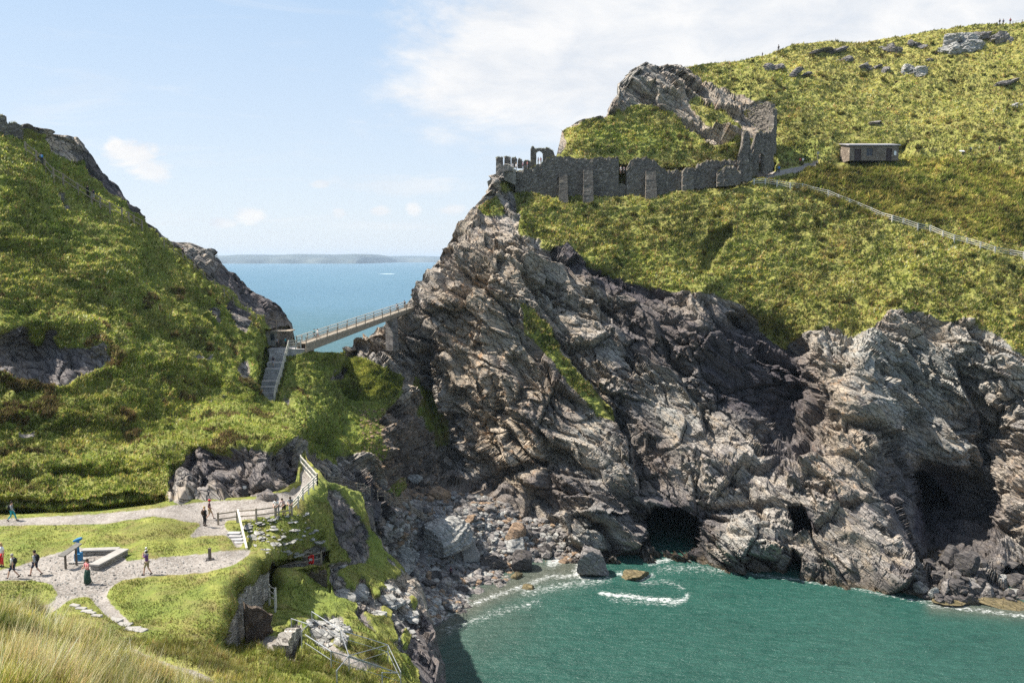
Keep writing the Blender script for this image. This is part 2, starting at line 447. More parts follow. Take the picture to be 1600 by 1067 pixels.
# ------------------------------------------------------------------ ground material
def terrain_material(name, wet=True):
    m = bpy.data.materials.new(name); m.use_nodes = True
    T = NT(m.node_tree); T.n.clear()
    out = T.new('ShaderNodeOutputMaterial'); bs = T.new('ShaderNodeBsdfPrincipled'); T.l.new(bs.outputs[0], out.inputs[0])
    geo = T.new('ShaderNodeNewGeometry'); pos = geo.outputs['Position']
    def ch(nm):
        a = T.new('ShaderNodeAttribute', attribute_name=nm); s = T.new('ShaderNodeSeparateColor'); T.put(s.inputs[0], a.outputs['Color']); return s.outputs
    gA, gB, gC = ch('mA'), ch('mB'), ch('mC')                # A: grass path moss | B: dry tan pale | C: dark scree bracken
    # ---- rock
    mp = T.new('ShaderNodeMapping'); T.put(mp.inputs[0], pos); mp.inputs['Rotation'].default_value = (0, math.radians(-38), math.radians(10))
    bed = mp.outputs[0]; bedv = T.scalev(bed, (0.13, 0.4, 1.5)); bedf = T.scalev(bed, (0.55, 1.4, 6.0))
    nb = T.noise(bedv, 1.0, 6, .65, .5); nf = T.noise(bedf, 1.0, 5, .65, .4); ni = T.noise(pos, .09, 4, .6); nk = T.noise(pos, .9, 5, .7)
    rk = T.ramp(nb, [(.28, (.075, .070, .070)), (.42, (.175, .160, .145)), (.53, (.32, .29, .255)), (.67, (.50, .455, .395))])
    calm = T.rng(T.noise(T.scalev(bed, (.10, .22, .4)), 1.0, 4, .6, .6), .42, .58)
    rk2 = T.ramp(nf, [(.30, (.065, .060, .060)), (.48, (.235, .215, .19)), (.66, (.50, .465, .41))])
    rock = T.mix(T.math('MULTIPLY', calm, .65), rk, rk2)
    rock = T.mix(T.math('MULTIPLY', T.rng(ni, .50, .64), .35), rock, (.16, .14, .155))          # purple-grey slate
    rock = T.mix(T.math('MULTIPLY', gB[1], T.rng(nk, .35, .62, .25, .75)), rock, (.45, .36, .255))     # tan weathering
    rock = T.mix(T.math('MULTIPLY', gB[1], T.math('MULTIPLY', T.rng(T.noise(pos, .55, 4, .7), .56, .66), .7)), rock, (.48, .28, .14))   # iron streaks
    rock = T.mix(T.math('MULTIPLY', gB[2], T.rng(nf, .40, .60, .15, .8)), rock, (.40, .41, .375))     # pale grey green
    pch = T.noise(T.scalev(bed, (.10, .16, .34)), 1.0, 5, .62, .8)
    rock = T.mix(T.rng(pch, .42, .33, 0, .70), rock, (.070, .062, .068))
    rock = T.mix(T.rng(T.noise(T.scalev(bed, (.12, .2, .5)), 1.7, 4, .6, .5), .50, .62, 0, .65), rock, (.40, .325, .24))
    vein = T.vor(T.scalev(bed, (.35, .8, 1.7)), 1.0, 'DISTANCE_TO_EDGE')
    rock = T.mix(T.math('MULTIPLY', T.rng(vein.outputs[0], .05, .0), .85), rock, (.022, .019, .020))  # joints, with crack shadow painted into the colour
    v2 = T.vor(T.scalev(bed, (1.1, 2.2, 5.0)), 1.0, 'DISTANCE_TO_EDGE'); rock = T.mix(T.math('MULTIPLY', T.math('MULTIPLY', T.rng(v2.outputs[0], .09, .0), .65), calm), rock, (.030, .026, .028))  # finer joints, crack shadow painted in here as well
    qv = T.rng(T.noise(T.scalev(bed, (.25, .6, 3.4)), 1.0, 3, .5, 1.2), .66, .70)
    rock = T.mix(T.math('MULTIPLY', qv, .55), rock, (.52, .49, .44))                                   # quartz bands
    lich = T.rng(T.noise(pos, 1.3, 5, .75), .60, .67)
    rock = T.mix(T.math('MULTIPLY', lich, .35), rock, (.34, .33, .20))
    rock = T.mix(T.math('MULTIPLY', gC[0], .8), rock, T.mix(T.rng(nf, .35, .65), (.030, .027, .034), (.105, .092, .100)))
    # wet band and weed just above the water
    sep = T.new('ShaderNodeSeparateXYZ'); T.put(sep.inputs[0], pos)
    zz = T.math('ADD', sep.outputs[2], T.math('MULTIPLY', T.math('SUBTRACT', nk, .5), 3.0))
    if wet:
        rock = T.mix(T.rng(zz, 3.6, 1.4, 0, .7), rock, (.040, .036, .034))
        rock = T.mix(T.rng(zz, .9, .2, 0, .6), rock, (.085, .06, .025))
    # scree and beach shingle
    vs = T.vor(pos, 2.2); vs2 = T.vor(pos, .8)
    scr = T.mix(T.rng(vs.outputs['Distance'], .1, .6), (.26, .235, .21), (.085, .075, .07))
    sc2 = T.ramp(T.noise(pos, .35, 5, .7), [(.35, (.09, .07, .052)), (.5, (.22, .17, .125)), (.68, (.38, .31, .25))])
    scr = T.mix(.5, scr, sc2)
    rock = T.mix(gC[1], rock, scr)
    # ---- turf
    g1 = T.noise(pos, .13, 5, .65, .3); g2 = T.noise(pos, .75, 5, .7, .5); g3 = T.noise(T.scalev(pos, (1, 1, 1.8)), 3.2, 4, .75)
    turf = T.ramp(g2, [(.28, (.040, .050, .012)), (.42, (.11, .14, .026)), (.55, (.19, .22, .040)), (.70, (.30, .31, .085))])
    turf = T.mix(T.rng(g1, .40, .66, 0, .65), turf, (.095, .155, .024))
    brown = T.rng(T.noise(pos, .30, 6, .78, .8), .49, .60)
    turf = T.mix(T.math('MULTIPLY', brown, .75), turf, (.16, .115, .055))
    turf = T.mix(T.math('MULTIPLY', gB[0], T.rng(g2, .30, .62, .45, 1.0)), turf, (.34, .31, .085))
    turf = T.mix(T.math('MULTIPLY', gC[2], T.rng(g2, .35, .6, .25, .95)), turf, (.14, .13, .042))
    turf = T.mix(T.math('MULTIPLY', T.rng(g3, .42, .30), .6), turf, (.018, .020, .008))
    turf = T.mix(T.math('MULTIPLY', T.rng(g3, .60, .72), .5), turf, (.30, .29, .13))
    turf = T.mix(gA[2], turf, T.mix(g2, (.09, .14, .025), (.22, .26, .055)))
    # ---- path
    pv = T.vor(pos, 5.5); pn = T.noise(pos, .5, 5, .7)
    pth = T.mix(T.rng(pn, .35, .65), (.17, .15, .13), (.31, .28, .25))
    pth = T.mix(T.math('MULTIPLY', T.rng(pv.outputs['Distance'], .55, .2), .6), pth, (.42, .40, .37))
    pth = T.mix(T.math('MULTIPLY', T.rng(T.noise(pos, 3.0, 4, .7), .55, .7), .4), pth, (.14, .115, .095))
    # ---- join, with ragged edges
    ed = T.math('MULTIPLY', T.math('SUBTRACT', T.noise(pos, 1.4, 5, .75), .5), .9)
    gm = T.rng(T.math('ADD', gA[0], ed), .42, .58)
    pm = T.rng(T.math('ADD', gA[1], T.math('MULTIPLY', ed, .8)), .42, .58)
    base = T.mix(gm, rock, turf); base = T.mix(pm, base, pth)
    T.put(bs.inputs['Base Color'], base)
    T.put(bs.inputs['Roughness'], T.rng(zz, .5, 2.5, .35, .92) if wet else .92)
    bs.inputs['Specular IOR Level'].default_value = .25
    bh = T.math('ADD', T.math('MULTIPLY', nf, .55), T.math('MULTIPLY', nk, .45))
    bh = T.math('ADD', bh, T.math('MULTIPLY', T.rng(vein.outputs[0], 0, .06), .4))
    bg_ = T.math('ADD', T.math('MULTIPLY', g3, .45), T.math('MULTIPLY', g2, .5))
    hh = T.new('ShaderNodeMix', data_type='FLOAT'); T.put(hh.inputs[0], gm); T.put(hh.inputs[2], bh); T.put(hh.inputs[3], bg_)
    b = T.new('ShaderNodeBump'); b.inputs['Strength'].default_value = .8; b.inputs['Distance'].default_value = .40
    T.put(b.inputs['Height'], hh.outputs[0]); T.put(bs.inputs['Normal'], b.outputs[0])
    return m


M_TER = terrain_material('terrain')

# ------------------------------------------------------------------ 1. hill, valley, beach and island
def zc(px, py, z): return (px, py, ZY(px, py, z))


ctrl1 = [
    # left hill: skyline
    (-160, 60, 108), (-100, 120, 110), (0, 178, 112), (100, 222, 120), (170, 285, 124), (235, 350, 128), (262, 378, 130), (320, 390, 138), (380, 445, 142), (430, 482, 144), (452, 505, 145),
    (410, 505, 133), (350, 465, 129), (300, 420, 126), (200, 332, 120), (100, 290, 113), (40, 240, 109),
    (0, 300, 101), (0, 400, 94), (0, 500, 88), (0, 600, 82), (0, 700, 76), (0, 805, 68.5), (-160, 300, 97), (-160, 500, 85), (-160, 805, 67), (-160, 700, 73),
    (100, 400, 101), (100, 500, 93), (100, 600, 86), (100, 700, 79), (100, 800, 69.5), (60, 560, 91),
    (200, 400, 109), (200, 500, 100), (200, 600, 92), (200, 700, 83), (200, 790, 71),
    (300, 500, 112), (300, 600, 101), (300, 660, 93), (300, 705, 82), (262, 785, 72.5), (370, 690, 81), (370, 780, 74.5), (440, 685, 84), (460, 760, 79), (350, 560, 112), (350, 640, 99),
    (400, 560, 119), (400, 620, 109), (410, 660, 100), (430, 545, 133), (420, 622, 118), (445, 622, 119), (456, 690, 88), (300, 840, 70), (0, 860, 65), (150, 840, 66), (440, 820, 75),
    # valley
    (478, 700, 113), (478, 640, 119), (455, 600, 126), (470, 560, 134), (440, 530, 137), (530, 545, 150), (500, 600, 132), (520, 700, 120), (560, 640, 138), (560, 715, 124), (590, 690, 130), (500, 750, 108), (478, 760, 104),
    (620, 610, 153), (640, 650, 153), (640, 700, 149), (600, 760, 126), (560, 790, 112), (620, 775, 128), (560, 850, 112), (600, 830, 117), (640, 740, 143), (580, 570, 152),
    # beach
    zc(600, 900, 2.2), zc(650, 830, 6), zc(620, 865, 4.2), zc(660, 950, 1.1), zc(700, 960, -.2), zc(700, 885, 1.7), zc(760, 870, 1.3), zc(760, 905, .3), zc(830, 885, -.1), zc(800, 835, 3.5),
    zc(850, 812, 4.6), zc(740, 800, 7), zc(700, 775, 8.5), zc(780, 785, 6.8), zc(640, 1080, -4), zc(720, 1010, -2.2), zc(760, 960, -1.7), zc(830, 930, -1.8), zc(870, 860, .5), zc(540, 1000, -2), zc(900, 885, -.5), zc(600, 980, 0),
    # under the bridge and left nose of the island
    (535, 548, 160), (600, 508, 164), (640, 478, 165), (660, 440, 168), (690, 405, 170), (720, 360, 172), (760, 300, 175), (775, 265, 178), (620, 560, 164), (650, 600, 164), (680, 640, 164), (700, 700, 160), (660, 510, 161), (690, 560, 162), (680, 430, 166),
    (712, 420, 163), (740, 400, 163), (800, 400, 161), (705, 500, 163), (745, 500, 157), (800, 500, 155), (710, 600, 161), (755, 600, 153), (815, 600, 149), (722, 680, 158), (765, 690, 150), (840, 680, 146), (720, 740, 157), (760, 760, 151), (820, 790, 147),
    # diagonal slabs
    (880, 450, 162), (940, 480, 161), (1000, 500, 158), (905, 560, 154), (960, 600, 151), (950, 670, 147), (900, 720, 143), (860, 760, 143), (1000, 570, 155), (1050, 600, 153), (950, 760, 140), (1010, 700, 145), (1000, 780, 140),
    (1100, 520, 154), (1160, 560, 156), (1210, 600, 158), (1265, 610, 160), (1235, 680, 154), (1150, 650, 150), (1090, 710, 143), (1150, 760, 138), (1230, 770, 136),
    # spur
    (1292, 560, 150), (1300, 620, 145), (1340, 640, 141), (1285, 710, 139), (1375, 700, 138), (1300, 790, 132), (1375, 800, 130), (1425, 880, 125), (1335, 560, 148),
    # recess and the right end
    (1350, 540, 152), (1400, 570, 153), (1450, 610, 152), (1500, 650, 152), (1560, 670, 154), (1555, 730, 153), (1490, 700, 149), (1410, 650, 149), (1430, 730, 146), (1580, 560, 147), (1600, 640, 143), (1592, 745, 139), (1600, 800, 133), (1570, 870, 140), (1500, 880, 140), (1700, 700, 136),
    # waterline of the cliff
    zc(930, 868, .2), zc(890, 840, 3), zc(1000, 850, .6), zc(1110, 886, 0), zc(1250, 903, 0), zc(1340, 918, 0), zc(1440, 936, 0), zc(1500, 905, 2), zc(1600, 935, .4), zc(1750, 950, 0), zc(950, 930, -4), zc(1110, 960, -7), zc(1440, 990, -6), zc(1750, 1010, -6), zc(1250, 975, -7),
    # cliff-top edge
    (800, 340, 172), (870, 378, 169), (940, 430, 166), (1000, 452, 164), (1080, 462, 162), (1160, 492, 161), (1240, 525, 159), (1285, 513, 156), (1340, 528, 156), (1400, 490, 156), (1500, 508, 154), (1600, 552, 149), (1750, 600, 144),
    # grass slope below the ruins and up to the fence
    (810, 308, 180), (900, 312, 180.5), (1000, 308, 180.5), (1100, 300, 181), (1180, 288, 183), (1200, 400, 171), (1100, 400, 171), (1000, 380, 173), (900, 350, 176), (1300, 330, 178), (1400, 352, 173), (1500, 378, 169), (1600, 402, 165), (1400, 425, 164), (1500, 450, 160), (1600, 480, 155), (1300, 430, 167), (1750, 440, 160),
    # behind the curtain wall, bracken, hut terrace
    (900, 250, 184), (1000, 250, 184), (1100, 262, 184), (1190, 262, 187), (1250, 262, 188), (1300, 250, 190), (1400, 247, 191), (1500, 240, 190), (1600, 238, 188), (1750, 238, 186), (1320, 222, 197), (1420, 220, 198), (1350, 300, 182), (1500, 310, 180), (1600, 320, 176), (840, 262, 183),
    # top of the island
    (1250, 160, 208), (1350, 160, 210), (1450, 160, 210), (1600, 160, 207), (1250, 92, 226), (1350, 76, 232), (1450, 62, 235), (1570, 45, 237), (1750, 25, 238), (1200, 88, 225), (1100, 102, 222), (1750, 140, 208), (1210, 200, 202), (1140, 150, 211), (1090, 118, 217),
    # crag
    (1010, 97, 202), (960, 150, 195), (950, 182, 192), (1060, 130, 200), (1110, 170, 197), (1160, 190, 196), (1190, 205, 197), (880, 205, 191), (872, 240, 188), (890, 228, 187), (1000, 210, 190), (1100, 235, 187), (1000, 165, 194), (1060, 190, 193), (1140, 225, 189), (1180, 170, 200),
]
top1 = [(-160, 60), (-100, 110), (0, 186), (40, 204), (75, 210), (105, 214), (130, 236), (150, 262), (170, 285), (200, 318), (235, 350), (262, 378), (290, 382), (310, 392), (335, 396), (345, 414), (365, 425), (385, 452), (410, 466), (430, 482), (446, 498), (453, 515), (458, 545), (500, 549), (530, 548), (545, 538), (580, 515), (600, 508),
        (630, 480), (655, 452), (668, 425), (690, 403), (700, 380), (722, 350), (740, 325), (757, 300), (766, 274), (778, 268), (800, 270), (830, 264), (864, 258), (869, 242), (878, 205), (900, 192), (925, 186), (948, 182), (950, 165), (958, 150), (965, 132), (985, 110), (1008, 98), (1030, 104), (1062, 108), (1100, 101), (1150, 98), (1200, 87), (1235, 72), (1290, 66),
        (1340, 70), (1400, 60), (1470, 48), (1520, 41), (1600, 38), (1760, 25)]
bot1 = [(-160, 850), (0, 855), (300, 835), (470, 835), (490, 1010), (700, 1080), (1000, 965), (1440, 1010), (1760, 1020)]
strokes1 = [
    # caves
    ([(1004, 858), (1006, 802), (1028, 790), (1064, 794), (1088, 812), (1096, 850), (1070, 872), (1020, 872)], 5, 26, 'poly'),
    ([(1230, 800), (1252, 794), (1274, 825), (1270, 840), (1240, 832)], 4, 12, 'poly'),
    ([(1228, 880), (1240, 850), (1256, 870), (1250, 915), (1220, 910)], 8, 6, 'poly'),
    ([(1400, 735), (1440, 700), (1500, 705), (1560, 740), (1590, 770), (1560, 840), (1530, 872), (1470, 875), (1445, 850), (1425, 800)], 44, 8, 'poly'),
    ([(1416, 736), (1444, 732), (1472, 762), (1492, 800), (1528, 852), (1516, 876), (1472, 868), (1440, 815)], 7, 18, 'poly'),
    ([(1395, 600), (1640, 600), (1640, 880), (1560, 890), (1470, 890), (1440, 870), (1395, 800)], 0, 2.0, 'floor'),
    # level ground for the ruins, the hut, the kiosk and the steps
    ([(776, 262), (800, 262), (862, 256), (970, 258), (1040, 264), (1160, 256), (1215, 252), (1212, 275), (1160, 292), (1040, 306), (966, 311), (870, 309), (800, 301), (776, 285)], 6, 4.6, 'poly'),
    ([(1158, 166), (1200, 150), (1214, 165), (1214, 270), (1150, 280), (1150, 200)], 6, 2.5, 'poly'),
    ([(1306, 228), (1418, 226), (1420, 256), (1304, 258)], 9, 3.4, 'poly'),
    ([(412, 512), (458, 512), (476, 540), (448, 546), (414, 546)], 3, 6.0, 'poly'),
    ([(412, 543), (455, 543), (449, 565), (443, 590), (433, 630), (418, 630), (398, 610), (406, 585)], 0, ([543, 561, 590, 608, 630], [137, 132.8, 127.6, 123.8, 120]), 'set'),
    ([(-170, 792), (0, 790), (150, 786), (262, 776), (268, 850), (-170, 870)], 4, 1.3, 'poly'), ([(-170, 806), (0, 806), (150, 800), (240, 792), (262, 787), (268, 870), (-170, 870)], 4, 2.0, 'poly'),
    # folds of the left hill
    ([(0, 742), (150, 732), (250, 712), (340, 668), (430, 640)], 13, -1.0, 'g'), ([(40, 690), (200, 688), (290, 655), (330, 615)], 22, 1.1, 'g'), ([(0, 520), (60, 505), (150, 510), (185, 560)], 15, -1.3, 'g'), ([(0, 615), (90, 628), (185, 590)], 18, 1.2, 'g'),
    ([(95, 335), (150, 400), (230, 465), (330, 550), (420, 635)], 14, -.9, 'g'), ([(125, 325), (200, 400), (300, 480), (370, 540)], 20, 1.0, 'g'), ([(230, 560), (300, 570), (350, 600)], 15, -1.4, 'g'), ([(0, 400), (80, 430), (160, 500)], 22, 1.5, 'g'), ([(90, 750), (200, 757), (280, 735)], 9, 1.4, 'g'),
    ([(290, 470), (330, 500), (360, 560)], 10, 1.5, 'g'), ([(380, 520), (400, 560), (395, 600)], 10, -1.2, 'g'),
    # ridges whose right side drops back into shade
    ([(712, 415), (698, 500), (702, 590), (712, 680), (722, 770)], 26, -3.0, 'g'),
    ([(668, 560), (682, 640), (704, 720), (716, 770)], 16, 3.0, 'g'),
    ([(812, 365), (880, 400), (950, 440), (1020, 470), (1080, 500)], 30, 4.0, 'step'),
    ([(800, 420), (860, 520), (930, 620), (985, 700), (1000, 790)], 34, 5.0, 'step'),
    ([(790, 560), (812, 600), (800, 640)], 18, 3.5, 'step'),
    ([(740, 590), (790, 690), (860, 740), (940, 760)], 20, 4.0, 'step'),
    ([(900, 460), (980, 520), (1040, 560), (1090, 640), (1110, 720)], 34, 6.0, 'step'),
    ([(1080, 470), (1120, 520), (1180, 560), (1260, 600)], 40, 6.5, 'step'),
    ([(1150, 500), (1210, 520), (1245, 545)], 16, 5, 'g'),
    ([(1292, 545), (1290, 600), (1262, 650), (1278, 720), (1240, 750)], 10, -2.5, 'g'),
    ([(1385, 640), (1395, 720), (1400, 790), (1430, 860), (1450, 930)], 34, 6.0, 'step'),
    ([(1480, 560), (1500, 600), (1530, 660), (1500, 690)], 26, 4.0, 'step'),
    ([(1570, 720), (1580, 800), (1560, 880)], 14, -3.0, 'g'),
    ([(1360, 520), (1340, 560), (1385, 620)], 14, -2.0, 'g'),
    ([(1110, 360), (1142, 350), (1152, 372), (1128, 398), (1114, 434), (1083, 428), (1092, 385)], 12, 3.4, 'poly'),
    ([(730, 770), (800, 735), (870, 720)], 12, 3, 'g'),
    ([(1100, 800), (1180, 795), (1240, 800)], 10, 2.5, 'g'),
    ([(1130, 880), (1105, 840), (1120, 810), (1200, 805), (1235, 840), (1215, 885)], 16, -3, 'poly'),
    ([(880, 850), (870, 800), (930, 785), (985, 800), (1000, 850), (985, 870), (930, 875)], 16, -3.5, 'poly'),
    ([(1065, 110), (1100, 160), (1150, 185), (1200, 195)], 12, 3.0, 'g'),
    ([(300, 700), (262, 745), (262, 785), (330, 784), (460, 770), (463, 700), (440, 712), (370, 702)], 12, 1.6, 'poly'),
    ([(480, 720), (520, 735), (570, 745), (600, 790)], 14, 2.5, 'g'),
]
xs1 = np.concatenate([np.arange(-160, 0, 4.0), np.arange(0, 560, 1.7), np.arange(560, 1610, 1.45), np.arange(1610, 1760, 5.0)])
PX, PY, P = grid_layer(xs1, top1, bot1, 560, ctrl1, strokes1, [(.8, .3), (2.5, 1.2), (6, 4), (13, 11), (26, 25), (60, 70)], 12, 7)
jx, jy = jitter(PX, PY, 9, 38, 5)
jx2, jy2 = jitter(PX, PY, 4, 14, 8)


def poly1(*polys):
    m = np.zeros(PX.shape, bool)
    for p in polys: m |= inpoly(jx, jy, p)
    return m


g_isl = [(806, 318), (815, 365), (850, 388), (890, 383), (915, 412), (960, 438), (1000, 448), (1060, 463), (1130, 463), (1165, 488), (1205, 520), (1240, 532), (1270, 520), (1290, 507), (1330, 527), (1352, 522), (1395, 487), (1430, 492), (1470, 505), (1520, 508), (1560, 530), (1600, 558), (1800, 620), (1800, -90), (1066, 40), (1062, 104), (1085, 128), (1130, 150), (1200, 160), (1206, 245), (1192, 285), (812, 306)]
g_front = [(878, 240), (900, 222), (940, 192), (985, 170), (1020, 166), (1050, 185), (1080, 210), (1110, 226), (1150, 228), (1160, 262), (1060, 262), (880, 262)]
g_hill = [(-200, 60), (-60, 190), (30, 208), (52, 212), (95, 262), (120, 262), (200, 322), (235, 356), (262, 388), (300, 418), (340, 455), (370, 478), (415, 510), (440, 520), (460, 545), (530, 545), (565, 565), (628, 596), (622, 622), (590, 660), (590, 725), (560, 716), (545, 745), (500, 735), (470, 705), (462, 690), (432, 706), (372, 704), (300, 712), (264, 745), (262, 790), (300, 870), (-200, 900)]
r_hill = [[(-40, 556), (28, 520), (60, 548), (78, 522), (92, 546), (162, 545), (172, 566), (118, 596), (75, 610), (20, 596), (-40, 575)], [(0, 522), (45, 508), (42, 528), (0, 540)], [(345, 488), (362, 472), (384, 498), (376, 528), (362, 518)], [(318, 488), (335, 490), (345, 520), (330, 515)], [(366, 575), (385, 560), (392, 590), (374, 596)], [(85, 305), (98, 300), (106, 335), (94, 332)],
          [(128, 250), (160, 268), (235, 352), (262, 380), (240, 372), (200, 335), (150, 285), (125, 268)], [(40, 215), (60, 210), (115, 222), (120, 250), (90, 235)],
          [(520, 712), (560, 716), (588, 740), (600, 800), (560, 850), (545, 790), (520, 760)], [(515, 580), (540, 585), (535, 600), (512, 595)], [(440, 612), (455, 640), (445, 648)]]
grass = poly1(g_isl, g_front, g_hill)
grass &= ~poly1(*r_hill)
crag = poly1([(1055, 100), (1100, 150), (1150, 185), (1204, 200), (1204, 262), (1160, 262), (1150, 230), (1110, 226), (1085, 212), (1050, 182), (1020, 166), (940, 180), (930, 100)])
grass &= ~crag
grass |= poly1([(800, 252), (862, 244), (970, 244), (1040, 252), (1150, 250), (1180, 262), (1212, 262), (1200, 290), (1040, 312), (870, 318), (806, 320)])
ledges = poly1([(1075, 150), (1120, 175), (1160, 205), (1140, 215), (1100, 195), (1070, 170)], [(1130, 225), (1190, 215), (1195, 235), (1150, 245)], [(780, 272), (804, 282), (803, 300), (775, 298)], [(745, 325), (780, 318), (790, 345), (760, 348)],
               [(808, 478), (828, 482), (860, 520), (885, 560), (925, 605), (960, 640), (965, 662), (930, 650), (885, 600), (850, 555), (825, 520)],
               [(880, 198), (925, 188), (945, 196), (930, 222), (905, 236), (935, 240), (890, 243)], [(640, 585), (690, 625), (705, 700), (680, 700), (655, 650)],
               [(600, 770), (625, 745), (640, 760), (628, 778)], [(1180, 500), (1240, 530), (1225, 545), (1190, 525)])
grass |= ledges
# outcropping bare ground where the hill steepens
patch = fbm(np.stack([jx.ravel() / 46, jy.ravel() / 30, np.zeros(PX.size)], 1), 4, 77, .6).reshape(PX.shape)
hillrock = (patch > .33) & (PX < 470) & (PY > 470) & (PY < 700)
grass &= ~hillrock
grass = smooth_field(grass.astype(float), 2)
beach = poly1([(600, 700), (660, 690), (700, 745), (760, 770), (830, 808), (880, 815), (905, 870), (900, 1100), (520, 1100), (560, 900), (590, 830), (612, 800)]).astype(float)
scree = poly1([(545, 640), (600, 620), (640, 640), (690, 740), (720, 780), (640, 780), (575, 745), (590, 690), (560, 650)]).astype(float)
scree = smooth_field(np.maximum(scree, beach), 2) * (1 - grass)
z0 = np.zeros(PX.shape)


def blobs(L):
    s = z0
    for b in L: s = np.maximum(s, blob(jx, jy, *b[:4], b[5] if len(b) > 5 else 0) * b[4])
    return s


tan = blobs([(790, 560, 110, 240, 1.0, -8), (900, 640, 60, 120, .7), (1060, 540, 60, 60, .6), (1290, 650, 50, 120, .9), (620, 680, 80, 100, 1.0), (680, 720, 30, 60, .6), (730, 480, 60, 110, .7), (850, 720, 90, 70, .8), (730, 330, 60, 60, .8), (900, 470, 60, 60, .4), (1040, 480, 90, 40, .5), (1320, 700, 80, 110, .7), (1000, 720, 60, 60, .5), (1080, 190, 160, 90, .8), (1300, 560, 60, 40, .6), (590, 520, 50, 30, .7), (900, 215, 40, 30, .8), (1590, 780, 40, 90, .5), (640, 700, 70, 60, .5), (1450, 520, 200, 26, .5)])
pale = blobs([(830, 500, 60, 60, .5), (930, 700, 70, 90, .6, 40), (1330, 540, 60, 30, 1.0), (1430, 600, 120, 80, .8), (1540, 540, 60, 50, .6), (1500, 700, 90, 40, .7), (1060, 620, 70, 80, .6, 40), (930, 830, 60, 50, .7), (1170, 840, 60, 40, .5), (700, 860, 110, 60, .6), (1000, 140, 60, 40, .5)])
dark = blobs([(960, 420, 140, 50, 1.1, 25), (1180, 590, 150, 90, 1.15, 30), (1040, 530, 110, 60, .9, 30), (1000, 690, 50, 110, .7, -25), (860, 560, 26, 120, .6, -25), (1230, 700, 60, 50, .9), (1420, 800, 40, 120, .8, -20), (880, 760, 60, 40, .8), (80, 565, 100, 50, .6), (560, 800, 60, 60, .9), (1500, 830, 110, 90, .8), (1060, 820, 80, 60, .8), (400, 450, 100, 80, 1.0), (180, 290, 100, 50, 1.0, 40), (20, 205, 60, 20, .9), (1010, 800, 130, 50, .6), (1050, 830, 60, 60, 1.3), (1465, 800, 52, 90, 1.3), (1252, 818, 26, 26, 1.2), (370, 740, 130, 60, .75), (60, 560, 130, 60, .8), (860, 650, 60, 40, .5), (740, 780, 90, 30, .7)])  # dark slate, plus shade of caves and overhang painted into the rock colour
dry = np.clip(.30 * sstep(560, 440, PX) + .62 * sstep(600, 900, PX) * (1 - .0 * PY) + .35 * patch, 0, 1) + np.clip(patch * .6 - .1, 0, .35) * (PX < 700)
dry = np.maximum(dry, blobs([(1400, 90, 320, 60, .95), (1500, 150, 200, 80, .8), (200, 780, 240, 26, .5), (30, 790, 120, 22, .5), (1030, 95, 60, 30, .8), (1250, 420, 420, 110, .55), (1400, 180, 300, 70, .6), (1000, 215, 120, 40, .5)]))
brk = blobs([(1450, 300, 190, 55, .8), (1590, 330, 120, 60, .8), (1300, 290, 70, 30, .5), (1112, 395, 34, 44, 1.0), (1250, 205, 40, 30, .6), (200, 650, 180, 60, .3), (100, 740, 160, 40, .3), (350, 720, 90, 40, .5)])  # bracken; the blob in the hollow paints its shading into the turf
moss = np.clip(.22 * sstep(560, 440, PX) + blobs([(560, 590, 60, 40, .8), (1000, 220, 110, 30, .5), (510, 640, 70, 80, .45), (420, 560, 60, 60, .35), (880, 590, 90, 30, .5, 50), (1250, 240, 60, 20, .4), (1050, 420, 260, 40, .25)]), 0, 1)
pth = np.zeros(PX.shape)
for pts, w in [([(1165, 268), (1200, 274), (1240, 266), (1275, 258)], 4.0), ([(200, 700), (300, 672), (360, 650)], 2), ([(45, 232), (90, 285), (140, 305), (230, 350), (300, 400), (345, 440)], 2.2), ([(-40, 905), (460, 905)], 1)]:
    d, _, _ = seg_dist(jx2, jy2, pts); pth = np.maximum(pth, sstep(w + 2, w - 1, d))
pth[:, PX[0] < 400] *= .4
# height above the sea decides how much the beach is broken up
damp = 1 - .75 * scree * (PY > 760) * (PX < 905)
def flatten(poly, v, sm=3):
    global damp
    damp = damp * (1 - (1 - v) * smooth_field(inpoly(PX, PY, poly).astype(float), sm))
flatten([(795, 240), (862, 236), (970, 238), (1040, 248), (1160, 236), (1262, 240), (1262, 280), (1160, 300), (1040, 314), (966, 322), (870, 320), (795, 312)], .12)
flatten([(1400, 700), (1540, 740), (1560, 880), (1430, 890), (1395, 780)], .4, 8); flatten([(1300, 895), (1365, 895), (1365, 950), (1300, 950)], .35, 6)
flatten([(858, 180), (892, 180), (892, 246), (858, 246)], .15); flatten([(1150, 160), (1200, 145), (1218, 165), (1218, 280), (1150, 285)], .3)
flatten([(1300, 215), (1424, 215), (1424, 268), (1300, 268)], .12); flatten([(404, 505), (480, 505), (482, 545), (455, 560), (440, 635), (412, 635), (396, 610), (404, 560)], .12, 2)
damp = damp * (1 - .5 * np.exp(-((PX - 430) / 26) ** 2 - ((PY - 585) / 50) ** 2))
hill = sstep(520, 440, PX)
damp = damp * (1 - .45 * hill * (1 - grass))
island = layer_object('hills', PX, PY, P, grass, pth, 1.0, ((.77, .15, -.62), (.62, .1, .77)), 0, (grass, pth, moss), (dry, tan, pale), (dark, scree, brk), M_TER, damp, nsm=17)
tag(island, kind='structure')
